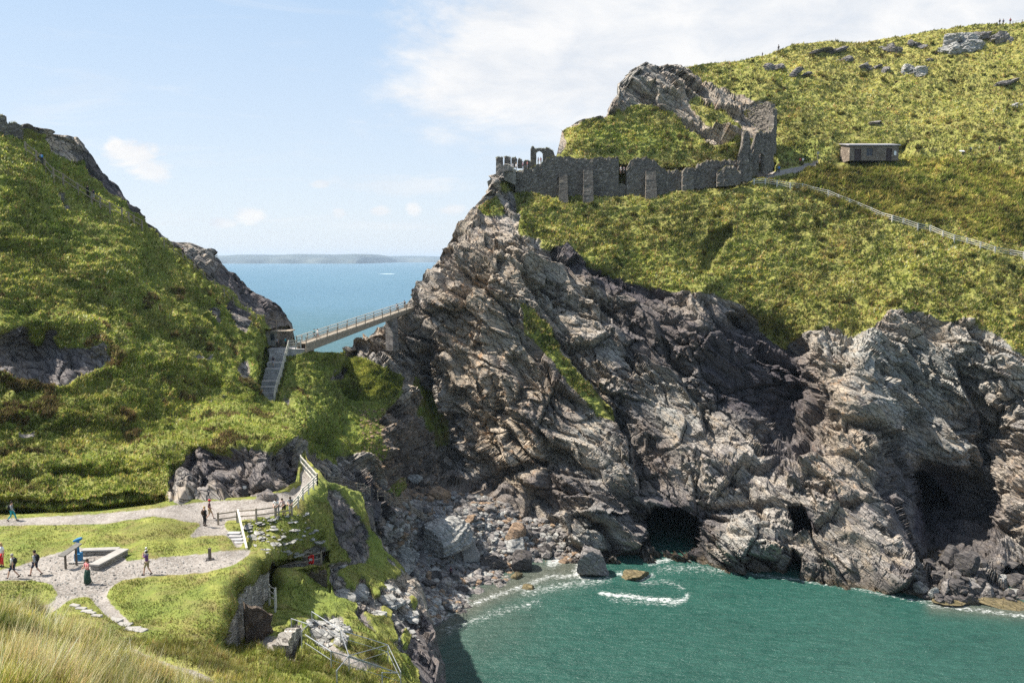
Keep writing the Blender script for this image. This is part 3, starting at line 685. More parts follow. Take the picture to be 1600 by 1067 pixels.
# ------------------------------------------------------------------ 2. terrace with the paths, and the rocky headland
ctrl2 = [zc(*q) for q in [
    (-160, 812, 28.5), (0, 810, 28.5), (0, 822, 28.4), (150, 806, 28.5), (150, 818, 28.4), (300, 795, 28.6), (300, 812, 28.5), (400, 785, 28.7), (400, 808, 28.6), (466, 765, 28.7), (468, 718, 29.6), (490, 742, 28.9), (450, 798, 28.6), (495, 760, 28.6),
    (0, 838, 28.6), (150, 832, 29.0), (250, 826, 29.1), (200, 852, 28.9), (100, 862, 28.8), (300, 835, 28.7), (280, 850, 28.7), (350, 852, 28.6), (330, 825, 28.3), (372, 850, 28.0),
    (0, 885, 29), (100, 890, 29), (200, 890, 29), (300, 882, 29), (380, 872, 28.9), (60, 940, 29), (150, 935, 29), (170, 962, 29.1), (-160, 930, 29.2), (-160, 850, 28.8), (0, 930, 29.2), (0, 980, 29.4), (-160, 1000, 29.5),
    (250, 930, 29.1), (330, 960, 28.8), (250, 985, 28.9), (335, 1000, 28.3), (300, 905, 29.1),
    (408, 876, 28.5), (388, 905, 28.5), (362, 950, 28.4), (348, 985, 28.2), (418, 888, 25.6), (402, 915, 25.2), (382, 950, 25.0), (372, 1000, 25.2), (366, 1015, 25.4),
    (440, 945, 24.3), (445, 905, 25.3), (425, 980, 24.8), (420, 1040, 27.5), (470, 1040, 27.3), (400, 1012, 25.6),
    (420, 828, 27.9), (460, 840, 27.1), (480, 800, 28.0), (500, 845, 25.4), (450, 880, 25.0), (540, 855, 23.4), (530, 790, 26.2), (505, 764, 28), (548, 778, 25), (400, 820, 28.3), (400, 860, 27.8), (560, 800, 24),
    (575, 850, 21.2), (560, 880, 21.2), (470, 900, 24.4), (520, 920, 22.6), (600, 915, 19.6), (635, 920, 17.5), (480, 950, 23.4), (550, 950, 22), (620, 975, 19.6), (652, 965, 17), (665, 1010, 17.2), (674, 1060, 17.5), (600, 1050, 22.6),
    (520, 1020, 24.7), (460, 1000, 25.3), (540, 1062, 25.6), (450, 1075, 29), (590, 1000, 21.8), (640, 1075, 20.5), (560, 1010, 23.4), (700, 1100, 15), (600, 1120, 24),
    (200, 1010, 29.4), (250, 1050, 31), (340, 1067, 31.3), (150, 1000, 29.8), (400, 1070, 30.4), (300, 1020, 29.6), (0, 1060, 31), (-160, 1060, 31), (100, 1120, 33), (300, 1120, 33), (450, 1120, 31.5), (560, 1120, 28)]]
top2 = [(-160, 806), (0, 806), (150, 800), (240, 789), (262, 783), (330, 781), (400, 778), (440, 770), (460, 757), (465, 716), (470, 712), (490, 736), (505, 755), (520, 758), (540, 764), (556, 772), (568, 790), (572, 822), (590, 838), (600, 866), (618, 884), (640, 905), (652, 925), (656, 950), (664, 975), (670, 1010), (677, 1040), (680, 1120), (684, 1180)]
bot2 = [(-160, 1180), (684, 1190)]
strokes2 = [
    ([(420, 872), (408, 880), (394, 900), (372, 935), (352, 975), (343, 1014), (368, 1014), (384, 992), (402, 965), (416, 925)], 3, 2.0, 'poly'), ([(452, 900), (515, 888), (515, 942), (480, 934)], 3, 1.2, 'poly'), ([(416, 872), (430, 868), (508, 862), (512, 888), (420, 899)], 5, 1.5, 'poly'),
    ([(500, 770), (540, 800), (560, 840)], 9, 2.0, 'step'), ([(500, 800), (520, 840), (560, 850)], 14, 1.2, 'g'), ([(415, 868), (400, 900), (375, 945), (352, 985), (345, 1012)], 5, -.3, 'g'),
    ([(520, 925), (560, 940), (600, 960), (640, 1000)], 18, 1.2, 'g'), ([(560, 900), (600, 940), (640, 945)], 8, -1.2, 'g'), ([(590, 985), (625, 1020), (640, 1060)], 14, 1.4, 'g')]
xs2 = np.concatenate([np.arange(-160, 0, 4.0), np.arange(0, 340, 1.6), np.arange(340, 684, 1.15)])
PX, PY, P = grid_layer(xs2, top2, bot2, 330, ctrl2, strokes2, None, 9, 3)
# back of the terrace tucks under the hill; the headland falls away to the sea
k = 9; rows = []
hd = sstep(478, 560, PX[0]); hd2 = sstep(490, 520, PX[0])
for j in range(1, k + 1):
    r = P[0].copy(); t = j / k
    r[:, 1] += t * (1.0 * (1 - hd2) + 7.0 * hd2) + .2 * j * hd; r[:, 2] -= t * t * (1.2 * (1 - hd2) + hd2 * 32); r[:, 0] += hd * t * 2.5; r[:, 2] = np.maximum(r[:, 2], -4)
    rows.append(r)
P = np.concatenate([np.array(rows[::-1]), P], 0); PX = np.concatenate([np.repeat(PX[:1], k, 0), PX], 0); PY = np.concatenate([np.repeat(PY[:1], k, 0), PY], 0)
skm = np.zeros(PX.shape); skm[:k] = 1
jx, jy = jitter(PX, PY, 8, 24, 15); jx2, jy2 = jitter(PX, PY, 2.6, 9, 18)
z0 = np.zeros(PX.shape)
rock = poly1([(505, 768), (530, 775), (545, 800), (572, 835), (566, 880), (545, 880), (520, 850), (512, 820)], [(460, 862), (500, 850), (505, 880), (470, 884)],
             [(505, 884), (560, 878), (605, 880), (640, 905), (690, 925), (700, 1200), (640, 1200), (612, 1060), (596, 1010), (560, 985), (520, 940), (508, 905)],
             [(540, 945), (570, 955), (560, 975), (540, 965)], [(560, 780), (600, 780), (600, 870), (572, 830)], [(440, 1000), (462, 985), (470, 1000), (455, 1050), (440, 1040)], [(480, 975), (530, 970), (535, 1000), (500, 1010)],
             [(412, 872), (424, 884), (405, 930), (385, 980), (372, 1012), (345, 1008), (360, 960), (395, 905)]) & (PY < 2000)
mossy = poly1([(560, 900), (590, 905), (600, 925), (575, 930)], [(530, 945), (555, 950), (548, 985), (525, 970)], [(596, 950), (612, 962), (604, 985), (590, 975)], [(515, 895), (560, 882), (600, 884), (625, 905), (600, 915), (560, 905)], [(560, 960), (600, 975), (620, 1010), (590, 1010)], [(640, 930), (650, 950), (640, 965), (628, 945)], [(628, 985), (640, 1000), (632, 1020), (620, 1005)],[(520, 900), (545, 885), (565, 905), (548, 930)], [(600, 1010), (640, 1040), (660, 1110), (630, 1110), (600, 1050)], [(560, 885), (600, 882), (606, 900), (580, 905)], [(575, 925), (590, 935), (580, 950)])
grass = (~rock).astype(float); grass[:k] *= (PX[:k] < 490); grass = np.maximum(grass, mossy * .9 * (skm < .5)); grass = smooth_field(grass, 2)
path = np.zeros(PX.shape)
for poly in [[(-200, 812), (0, 812), (120, 806), (200, 800), (262, 792), (330, 784), (400, 782), (455, 770), (464, 750), (464, 712), (474, 714), (492, 740), (490, 762), (470, 780), (440, 800), (430, 812), (345, 816), (300, 818), (270, 812), (240, 808), (160, 820), (60, 822), (-200, 824)],
             [(318, 812), (350, 814), (352, 830), (372, 838), (380, 856), (368, 858), (355, 838), (325, 838), (296, 843), (284, 848), (300, 836), (312, 822)],
             [(-200, 888), (0, 892), (30, 886), (62, 873), (100, 862), (118, 856), (170, 860), (196, 858), (196, 880), (215, 876), (260, 872), (330, 865), (396, 860), (386, 872), (366, 886), (320, 896), (240, 900), (190, 908), (168, 925), (168, 940), (196, 968), (206, 974), (190, 980), (160, 960), (140, 934), (118, 935), (100, 945), (78, 962), (70, 985), (30, 985), (12, 968), (40, 952), (80, 945), (92, 930), (78, 912), (50, 908), (-200, 912)],
             [(90, 986), (110, 976), (128, 984), (118, 992)], [(190, 1015), (210, 1015), (250, 1036), (300, 1050), (330, 1064), (340, 1078), (290, 1070), (240, 1042)], [(400, 1006), (440, 1004), (436, 1030), (420, 1030), (405, 1018)],
             [(478, 990), (500, 992), (520, 1018), (560, 1038), (592, 1044), (596, 1054), (560, 1058), (520, 1040), (492, 1015)], [(420, 886), (500, 876), (500, 886), (425, 895)]]:
    path = np.maximum(path, inpoly(jx2, jy2, poly).astype(float))
path = smooth_field(path, 3) * (1 - skm)
tan = blobs([(600, 930, 80, 50, .6), (400, 930, 60, 90, .2)]); pale = blobs([(560, 892, 50, 12, .7), (620, 950, 50, 40, .5), (390, 950, 50, 90, .2)])
dark = blobs([(540, 830, 60, 60, .9), (660, 1040, 40, 100, .9), (590, 985, 60, 50, .6), (600, 940, 60, 30, .35), (545, 900, 30, 20, .5)]); scree = z0
patch = fbm(np.stack([jx.ravel() / 36, jy.ravel() / 18, np.zeros(PX.size)], 1), 4, 79, .6).reshape(PX.shape)
dry = np.clip(.25 + .5 * patch, 0, .6); dry = np.maximum(dry, blobs([(200, 1060, 300, 30, .6), (60, 1000, 100, 40, .5)]))
brk = blobs([(250, 832, 70, 16, .7), (395, 890, 14, 30, .5), (560, 1020, 60, 40, .4), (540, 860, 50, 40, .5)])
moss = np.clip(blobs([(575, 860, 50, 40, .9), (500, 950, 60, 30, .8), (470, 940, 60, 40, .5), (240, 940, 100, 40, .4), (530, 770, 60, 40, .5), (20, 935, 90, 20, .4), (110, 905, 60, 60, .3), (40, 860, 90, 20, .3)]), 0, 1)
flat = path
damp2 = np.where(PX < 400, .55, 1.0) * (1 - .55 * sstep(440, 300, PX)); damp2 = np.where(grass > .5, damp2, 1.0)
terrace = layer_object('ground', PX, PY, P, grass, path, .42, ((.8, .1, -.35), (.35, -.2, .9)), 40, (grass, path, moss), (dry, tan, pale), (dark, scree, brk), M_TER, damp2, .42, 1.9)
tag(terrace, kind='structure')

# ------------------------------------------------------------------ 3. slope the camera looks down
top3 = [(-300, 930), (-60, 945), (0, 957), (30, 962), (60, 974), (90, 990), (130, 996), (160, 1012), (200, 1030), (235, 1045), (275, 1058), (300, 1075), (400, 1110), (700, 1180), (1300, 1300), (2000, 1400)]
ctrl3 = [(-300, 930, 22), (0, 957, 24), (0, 1010, 18), (0, 1067, 13.5), (-300, 1067, 12), (150, 1005, 26), (150, 1067, 18.5), (275, 1058, 27), (300, 1110, 19), (400, 1110, 22), (700, 1180, 20), (700, 1300, 12), (0, 1300, 7), (1300, 1300, 13), (2000, 1400, 9), (400, 1500, 5), (1300, 1500, 6), (0, 1500, 4.6), (2000, 1600, 5), (-300, 1600, 4)]
bot3 = [(-300, 2300), (2000, 2300)]
xs3 = np.concatenate([np.arange(-300, 0, 8.0), np.arange(0, 420, 3.0), np.arange(420, 2000, 16.0)])
PX, PY, P = grid_layer(xs3, top3, bot3, 110, ctrl3, [], [(.3, .15), (1, .8), (2.5, 2.5), (5, 6.5)], 20, 0)
z0 = np.zeros(PX.shape)
patch = fbm(np.stack([PX.ravel() / 60, PY.ravel() / 40, np.zeros(PX.size)], 1), 4, 81, .6).reshape(PX.shape)
fore = layer_object('slope', PX, PY, P, z0 + 1, z0, 0, ((1, 0, 0), (0, 0, 1)), 60, (z0 + 1, z0, z0), (np.clip(.55 + patch, 0, 1), z0, z0), (z0, z0, np.clip(patch, 0, 1)), M_TER, None, .3)
tag(fore, kind='structure')

# ------------------------------------------------------------------ sea
def sea_material():
    m = bpy.data.materials.new('sea'); m.use_nodes = True; T = NT(m.node_tree); T.n.clear()
    out = T.new('ShaderNodeOutputMaterial'); bs = T.new('ShaderNodeBsdfPrincipled')
    geo = T.new('ShaderNodeNewGeometry'); pos = geo.outputs['Position']; sep = T.new('ShaderNodeSeparateXYZ'); T.put(sep.inputs[0], pos)
    a = T.new('ShaderNodeAttribute', attribute_name='foam')
    sh = T.new('ShaderNodeAttribute', attribute_name='shallow')
    dist = T.rng(sep.outputs[1], 160, 900)
    n0 = T.noise(pos, .035, 4, .6, .5)
    cove = T.mix(n0, (.010, .056, .044), (.026, .100, .076))
    outer = T.mix(T.noise(T.scalev(pos, (.003, .0012, 1)), 1.0, 4, .6), (.050, .125, .205), (.085, .175, .245))
    c = T.mix(dist, cove, outer)
    near = T.rng(sep.outputs[1], 124, 98, 0, .4)
    c = T.mix(near, c, (.030, .080, .066))
    c = T.mix(T.rng(T.noise(T.scalev(pos, (.25, .8, 1)), 1.0, 5, .7, .6), .45, .68, 0, .35), c, (.045, .130, .104))
    c = T.mix(T.rng(T.noise(T.scalev(pos, (.12, .22, 1)), 1.0, 4, .6, 1.0), .52, .66, 0, .45), c, (.010, .050, .040))
    c = T.mix(T.math('MULTIPLY', sh.outputs['Fac'], .85), c, T.mix(T.noise(pos, .9, 5, .7), (.035, .040, .032), (.16, .16, .125)))
    fn = T.noise(T.scalev(pos, (1, 1.6, 1)), 1.5, 7, .75, .8)
    f = T.rng(T.math('ADD', a.outputs['Fac'], T.math('MULTIPLY', T.math('SUBTRACT', fn, .5), 2.6)), .40, .95)
    wc = T.rng(T.noise(T.scalev(pos, (1.3, 3.0, 1)), .9, 6, .75, .3), .70, .76, 0, .45)
    wc = T.math('MULTIPLY', wc, T.rng(sep.outputs[1], 145, 100, 0, 1))
    f = T.math('MAXIMUM', f, wc)
    c = T.mix(f, c, (.78, .80, .78))
    T.put(bs.inputs['Base Color'], c); T.put(bs.inputs['Roughness'], T.math('ADD', T.rng(f, 0, 1, .30, .8), T.math('MULTIPLY', dist, .30)))
    bs.inputs['IOR'].default_value = 1.33
    w1 = T.noise(T.scalev(pos, (.55, 1.5, 1)), .8, 5, .62, .3); w2 = T.noise(T.scalev(pos, (.7, 1.5, 1)), 3.2, 3, .6)
    h = T.math('ADD', T.math('MULTIPLY', w1, .8), T.math('MULTIPLY', w2, .2))
    b = T.new('ShaderNodeBump'); T.put(b.inputs['Strength'], T.rng(sep.outputs[1], 200, 3000, .85, .35)); b.inputs['Distance'].default_value = 1.1
    T.put(b.inputs['Height'], h); T.put(bs.inputs['Normal'], b.outputs[0])
    T.l.new(bs.outputs[0], out.inputs[0])
    return m


def build_sea():
    xs = np.concatenate([[-60000, -20000, -6000, -2000, -600, -200, -80], np.arange(-40, 130, .5), [150, 200, 400, 900, 2500, 8000, 25000, 60000]])
    ys = np.concatenate([[-400, -100, 0, 40, 70], np.arange(84, 166, .5), [175, 200, 260, 400, 800, 1600, 4000, 9000, 20000, 45000, 70000]])
    X, Y = np.meshgrid(xs, ys); Z = np.zeros_like(X)
    near = (X > -40) & (X < 130) & (Y > 84) & (Y < 166)
    Q = np.stack([X.ravel(), Y.ravel() * 1.5, Z.ravel()], 1)
    Z = np.where(near, .10 * fbm(Q / 4.5, 3, 90).reshape(X.shape), 0)
    q = np.stack([X, Y, Z - CAMZ], -1); dep = np.maximum(q[..., 1] * cp - q[..., 2] * sp, .1)
    px = 800 + F * q[..., 0] / dep; py = 533.5 - F * (q[..., 1] * sp + q[..., 2] * cp) / dep
    foam = np.zeros_like(X); sh = np.zeros_like(X)
    for pts, w, a in [([(938, 926), (962, 930), (985, 931), (1010, 935), (1045, 936)], 4.4, .74), ([(1030, 936), (1055, 941), (1070, 936), (1074, 930)], 6, .62), ([(950, 935), (1000, 941), (1060, 944)], 5, .42), ([(1000, 912), (1040, 908), (1066, 918)], 6, .42),
                      ([(1015, 880), (1050, 872), (1095, 872)], 5, .62), ([(1030, 890), (1090, 886), (1125, 892)], 10, .40), ([(700, 960), (760, 935), (820, 915), (860, 900), (900, 900), (935, 908)], 6, .52), ([(820, 925), (880, 915), (950, 905)], 10, .45),
                      ([(700, 985), (760, 962), (840, 940)], 9, .40), ([(1120, 890), (1240, 905), (1340, 920), (1440, 940), (1500, 935), (1600, 950)], 3.5, .50), ([(965, 895), (1000, 905), (1020, 898)], 5, .6), ([(860, 880), (890, 868), (910, 880), (900, 895)], 9, .7), ([(1450, 945), (1520, 952), (1600, 962)], 5, .5)]:
        d, _, _ = seg_dist(px, py, pts); foam = np.maximum(foam, a * np.exp(-(d / w) ** 2))
    d, _, _ = seg_dist(px, py, [(660, 1010), (700, 965), (770, 925), (850, 895), (900, 885)]); sh = np.maximum(sh, np.exp(-(d / 26) ** 2))
    d, _, _ = seg_dist(px, py, [(1460, 945), (1530, 950), (1640, 960)]); sh = np.maximum(sh, .9 * np.exp(-(d / 14) ** 2))
    d, _, _ = seg_dist(px, py, [(675, 1060), (700, 1000), (780, 950)]); sh = np.maximum(sh, .35 * np.exp(-(d / 60) ** 2))
    d, _, _ = seg_dist(px, py, [(590, 427.5), (618, 427.5)]); foam = np.maximum(foam, 0)
    idx = np.arange(X.size).reshape(X.shape)
    Fq = np.stack([idx[:-1, :-1], idx[:-1, 1:], idx[1:, 1:], idx[1:, :-1]], -1).reshape(-1, 4)
    me = mesh_from('sea', np.stack([X.ravel(), Y.ravel(), Z.ravel()], 1), Fq, sea_material(), True)
    attr(me, 'foam', foam.ravel() * near.ravel(), 1); attr(me, 'shallow', sh.ravel() * near.ravel(), 1)
    tag(link('sea', me), kind='structure')


build_sea()

# far coast: two headlands across the bay
def far_coast():
    m = bpy.data.materials.new('far_land'); m.use_nodes = True; T = NT(m.node_tree); bs = T.n['Principled BSDF']
    geo = T.new('ShaderNodeNewGeometry'); pos = geo.outputs['Position']
    n = T.noise(T.scalev(pos, (.0022, .0022, .006)), 1.0, 5, .65)
    T.put(bs.inputs['Base Color'], T.ramp(n, [(.35, (.03, .045, .05)), (.5, (.05, .07, .07)), (.62, (.085, .10, .09))])); bs.inputs['Roughness'].default_value = .95
    for nm, prof, Y0 in [('far_headland', [(300, 6), (345, 7.5), (380, 7), (440, 8.5), (455, 8), (470, 7), (500, 8), (535, 8.5), (552, 7), (558, 3), (560, -6)], 9200),
                         ('far_headland', [(520, 5.5), (600, 5.2), (650, 5), (690, 4.5), (740, 4.0), (800, 2), (820, -6)], 12500)]:
        V = []; xs = np.arange(prof[0][0], prof[-1][0] + 1, 2.0); nr = 14
        up = np.interp(xs, *zip(*prof))
        for j in range(nr):
            t = j / (nr - 1); Yj = Y0 + 3200 * t ** 1.5
            for x, u in zip(xs, up):
                h = CAMZ + (u - 405 + 405) / F * Y0 if u > 0 else -40
                prof_t = min(1, (t * 3.0) ** .6) if t < .9 else 1 - (t - .9) * 4
                z = -6 + (h + 6) * prof_t * (1 + .06 * math.sin(x * .07 + 3 * t) * t)
                wob = 60 * math.sin(x * .11) + 50 * math.sin(x * .043 + 1)
                V.append(((x - 800) / F * Y0, Yj + wob * (1 - t), z))
        nx = len(xs); idx = np.arange(nr * nx).reshape(nr, nx)
        Fq = np.stack([idx[:-1, :-1], idx[:-1, 1:], idx[1:, 1:], idx[1:, :-1]], -1).reshape(-1, 4)
        me = mesh_from(nm, V, Fq, m)
        o = link(nm, me); tag(o, kind='structure')


far_coast()


def haze():
    bm = bmesh.new(); bmesh.ops.create_cube(bm, size=1.0)
    for v in bm.verts: v.co = Vector((v.co.x * 50000, v.co.y * 32000 + 14000, -1.0 - 8 + (v.co.z + .5) * 150))
    me = bpy.data.meshes.new('haze'); bm.to_mesh(me); bm.free()
    m = bpy.data.materials.new('haze'); m.use_nodes = True; T = NT(m.node_tree); T.n.clear()
    out = T.new('ShaderNodeOutputMaterial'); v = T.new('ShaderNodeVolumePrincipled')
    v.inputs['Color'].default_value = (.62, .80, 1.0, 1); v.inputs['Density'].default_value = HAZE_D; v.inputs['Anisotropy'].default_value = .25
    T.l.new(v.outputs[0], out.inputs['Volume']); me.materials.append(m)
    tag(link('haze', me), kind='stuff')


HAZE_D = 6e-5
haze()


wk = [atz(x, y, .06) for x, y in ((590, 428.0), (602, 427.6), (612, 427.7), (618, 428.0), (612, 428.35), (602, 428.3))]
w_me = bpy.data.meshes.new('foam'); w_me.from_pydata([tuple(p) for p in wk], [], [tuple(range(6))]); w_m = bpy.data.materials.new('foam'); w_m.use_nodes = True
_T = NT(w_m.node_tree); _b = _T.n['Principled BSDF']; _g2 = _T.new('ShaderNodeNewGeometry')
_T.put(_b.inputs['Base Color'], _T.mix(_T.noise(_g2.outputs['Position'], .2, 4), (.35, .48, .52), (.5, .58, .60))); _b.inputs['Roughness'].default_value = .8
w_me.materials.append(w_m); tag(link('foam', w_me), 'thin pale boat_wake streak far out on the open sea'.replace('_', ' '), 'foam', kind='stuff')
# ------------------------------------------------------------------ materials for things
def pmat(name, col, rough=.7, var=.25, scale=2.0, metal=0.0, bump=.0, bscale=6.0, stretch=(1, 1, 1), col2=None, spec=.4):
    if name in bpy.data.materials: return bpy.data.materials[name]
    m = bpy.data.materials.new(name); m.use_nodes = True; T = NT(m.node_tree); bs = T.n['Principled BSDF']
    tc = T.new('ShaderNodeTexCoord'); v = T.scalev(tc.outputs['Object'], stretch)
    n = T.noise(v, scale, 4, .65)
    a = tuple(c * (1 - var) for c in col); b = col2 or tuple(min(1, c * (1 + var)) for c in col)
    T.put(bs.inputs['Base Color'], T.mix(T.rng(n, .33, .67), a, b))
    bs.inputs['Roughness'].default_value = rough; bs.inputs['Metallic'].default_value = metal; bs.inputs['Specular IOR Level'].default_value = spec
    if bump:
        bn = T.new('ShaderNodeBump'); bn.inputs['Strength'].default_value = bump; bn.inputs['Distance'].default_value = .05
        T.put(bn.inputs['Height'], T.noise(v, bscale, 4, .7)); T.put(bs.inputs['Normal'], bn.outputs[0])
    return m


def stone_mat(name, cols, lichen=.3, tint=(.33, .30, .17), scale=1.0, bedded=True):
    m = bpy.data.materials.new(name); m.use_nodes = True; T = NT(m.node_tree); bs = T.n['Principled BSDF']
    geo = T.new('ShaderNodeNewGeometry'); pos = geo.outputs['Position']
    mp = T.new('ShaderNodeMapping'); T.put(mp.inputs[0], pos); mp.inputs['Rotation'].default_value = (.3, math.radians(-30), .2)
    v = T.scalev(mp.outputs[0], (.6 * scale, scale, (3.4 if bedded else 1.2) * scale))
    n = T.noise(v, 1.0, 6, .7, .4); k = T.noise(pos, 1.1 * scale, 5, .7)
    c = T.ramp(n, [(.32, cols[0]), (.5, cols[1]), (.68, cols[2])])
    c = T.mix(T.math('MULTIPLY', T.rng(k, .55, .66), lichen), c, tint)
    cr = T.vor(T.scalev(mp.outputs[0], (.8, 1.2, 2.2)), .75 * scale, 'DISTANCE_TO_EDGE'); cm = T.rng(cr.outputs[0], .035, .0)
    c = T.mix(T.math('MULTIPLY', cm, .75), c, tuple(x * .35 for x in cols[0]))
    T.put(bs.inputs['Base Color'], c); bs.inputs['Roughness'].default_value = .88; bs.inputs['Specular IOR Level'].default_value = .25
    n = T.math('SUBTRACT', n, T.math('MULTIPLY', cm, .5))
    b = T.new('ShaderNodeBump'); b.inputs['Strength'].default_value = .8; b.inputs['Distance'].default_value = .22
    T.put(b.inputs['Height'], n); T.put(bs.inputs['Normal'], b.outputs[0])
    return m


def masonry_mat(name, c1, c2, mortar, bw=.55, bh=.16, lich=.35):
    m = bpy.data.materials.new(name); m.use_nodes = True; T = NT(m.node_tree); bs = T.n['Principled BSDF']
    geo = T.new('ShaderNodeNewGeometry'); pos = geo.outputs['Position']
    sep = T.new('ShaderNodeSeparateXYZ'); T.put(sep.inputs[0], pos)
    cb = T.new('ShaderNodeCombineXYZ'); T.put(cb.inputs[0], T.math('ADD', sep.outputs[0], T.math('MULTIPLY', sep.outputs[1], .83))); T.put(cb.inputs[1], sep.outputs[2])
    wob = T.noise(pos, 1.2, 3, .6); wv = T.new('ShaderNodeCombineXYZ'); T.put(wv.inputs[0], wob); T.put(wv.inputs[1], T.math('MULTIPLY', wob, .6))
    v = T.vmath('ADD', cb.outputs[0], wv.outputs[0])
    br = T.new('ShaderNodeTexBrick'); T.put(br.inputs['Vector'], v); br.inputs['Scale'].default_value = 1
    br.inputs['Brick Width'].default_value = bw; br.inputs['Row Height'].default_value = bh; br.inputs['Mortar Size'].default_value = .018; br.inputs['Bias'].default_value = -.1
    for s_, c in (('Color1', c1), ('Color2', c2), ('Mortar', mortar)): br.inputs[s_].default_value = (*c, 1)
    n = T.noise(pos, .45, 5, .7); k = T.noise(pos, 1.6, 5, .75)
    c = T.mix(T.rng(n, .35, .65, 0, .55), br.outputs[0], tuple(x * .55 for x in c1))
    c = T.mix(T.rng(k, .56, .66, 0, .6), c, tuple(min(1, x * 2.0) for x in c2))
    c = T.mix(T.math('MULTIPLY', T.rng(T.noise(pos, .8, 5, .75), .58, .68), lich), c, (.16, .14, .06))
    T.put(bs.inputs['Base Color'], c); bs.inputs['Roughness'].default_value = .9; bs.inputs['Specular IOR Level'].default_value = .2
    b = T.new('ShaderNodeBump'); b.inputs['Strength'].default_value = .9; b.inputs['Distance'].default_value = .12
    T.put(b.inputs['Height'], T.math('ADD', T.math('MULTIPLY', br.outputs['Fac'], -.7), k)); T.put(bs.inputs['Normal'], b.outputs[0])
    return m


M = dict(
    wood=pmat('weathered_timber', (.27, .225, .17), .85, .3, 3, bump=.3, stretch=(1, 1, 1)),
    wood_pale=pmat('pale_timber', (.55, .52, .45), .8, .2, 3),
    wood_dark=pmat('dark_timber', (.13, .105, .08), .85, .3, 3),
    steel=pmat('galvanised_steel', (.36, .38, .40), .45, .15, 4, metal=.5),
    steel_dark=pmat('dark_steel', (.05, .05, .055), .5, .2, 4, metal=.3),
    concrete=pmat('concrete', (.30, .285, .26), .9, .18, 1.5, bump=.3),
    slate=pmat('slate_paving', (.36, .35, .345), .85, .3, 1.2, bump=.4),
    red=pmat('red_plastic', (.62, .025, .02), .45, .1), blue=pmat('blue_paint', (.012, .16, .34), .45, .15), white=pmat('white_paint', (.75, .75, .73), .6, .06),
    black=pmat('black_board', (.012, .013, .018), .5, .2), glass=pmat('dark_window', (.03, .04, .055), .15, .2), door=pmat('brown_door', (.045, .025, .022), .6, .2),
    skin=pmat('skin', (.52, .31, .22), .6, .06), roof=pmat('slate_roof', (.30, .29, .30), .8, .3, 1.5, bump=.4), panel=pmat('printed_panel', (.10, .095, .08), .5, .3, 5),
    wall=masonry_mat('ruin_masonry', (.16, .14, .12), (.34, .30, .25), (.032, .028, .024)),
    wall_l=masonry_mat('pale_masonry', (.27, .25, .22), (.46, .42, .36), (.07, .06, .05)),
    wall_h=masonry_mat('hut_masonry', (.24, .19, .15), (.40, .33, .26), (.07, .06, .05), .45, .15, .15),
    wall_b=masonry_mat('brown_masonry', (.10, .078, .062), (.17, .135, .105), (.03, .024, .020), .35, .12),
    rock=stone_mat('grey_rock', [(.075, .068, .068), (.19, .175, .165), (.36, .335, .31)]),
    rock_pale=stone_mat('pale_rock', [(.13, .13, .125), (.30, .295, .275), (.50, .49, .455)], .2),
    rock_dark=stone_mat('wet_rock', [(.028, .026, .028), (.075, .068, .065), (.16, .145, .135)], .3, (.10, .085, .03)),
    rock_brown=stone_mat('brown_rock', [(.10, .07, .05), (.24, .165, .11), (.40, .29, .19)], .2),
    rock_weed=stone_mat('weedy_rock', [(.05, .045, .025), (.13, .105, .055), (.25, .20, .11)], .4, (.13, .11, .035)),
)


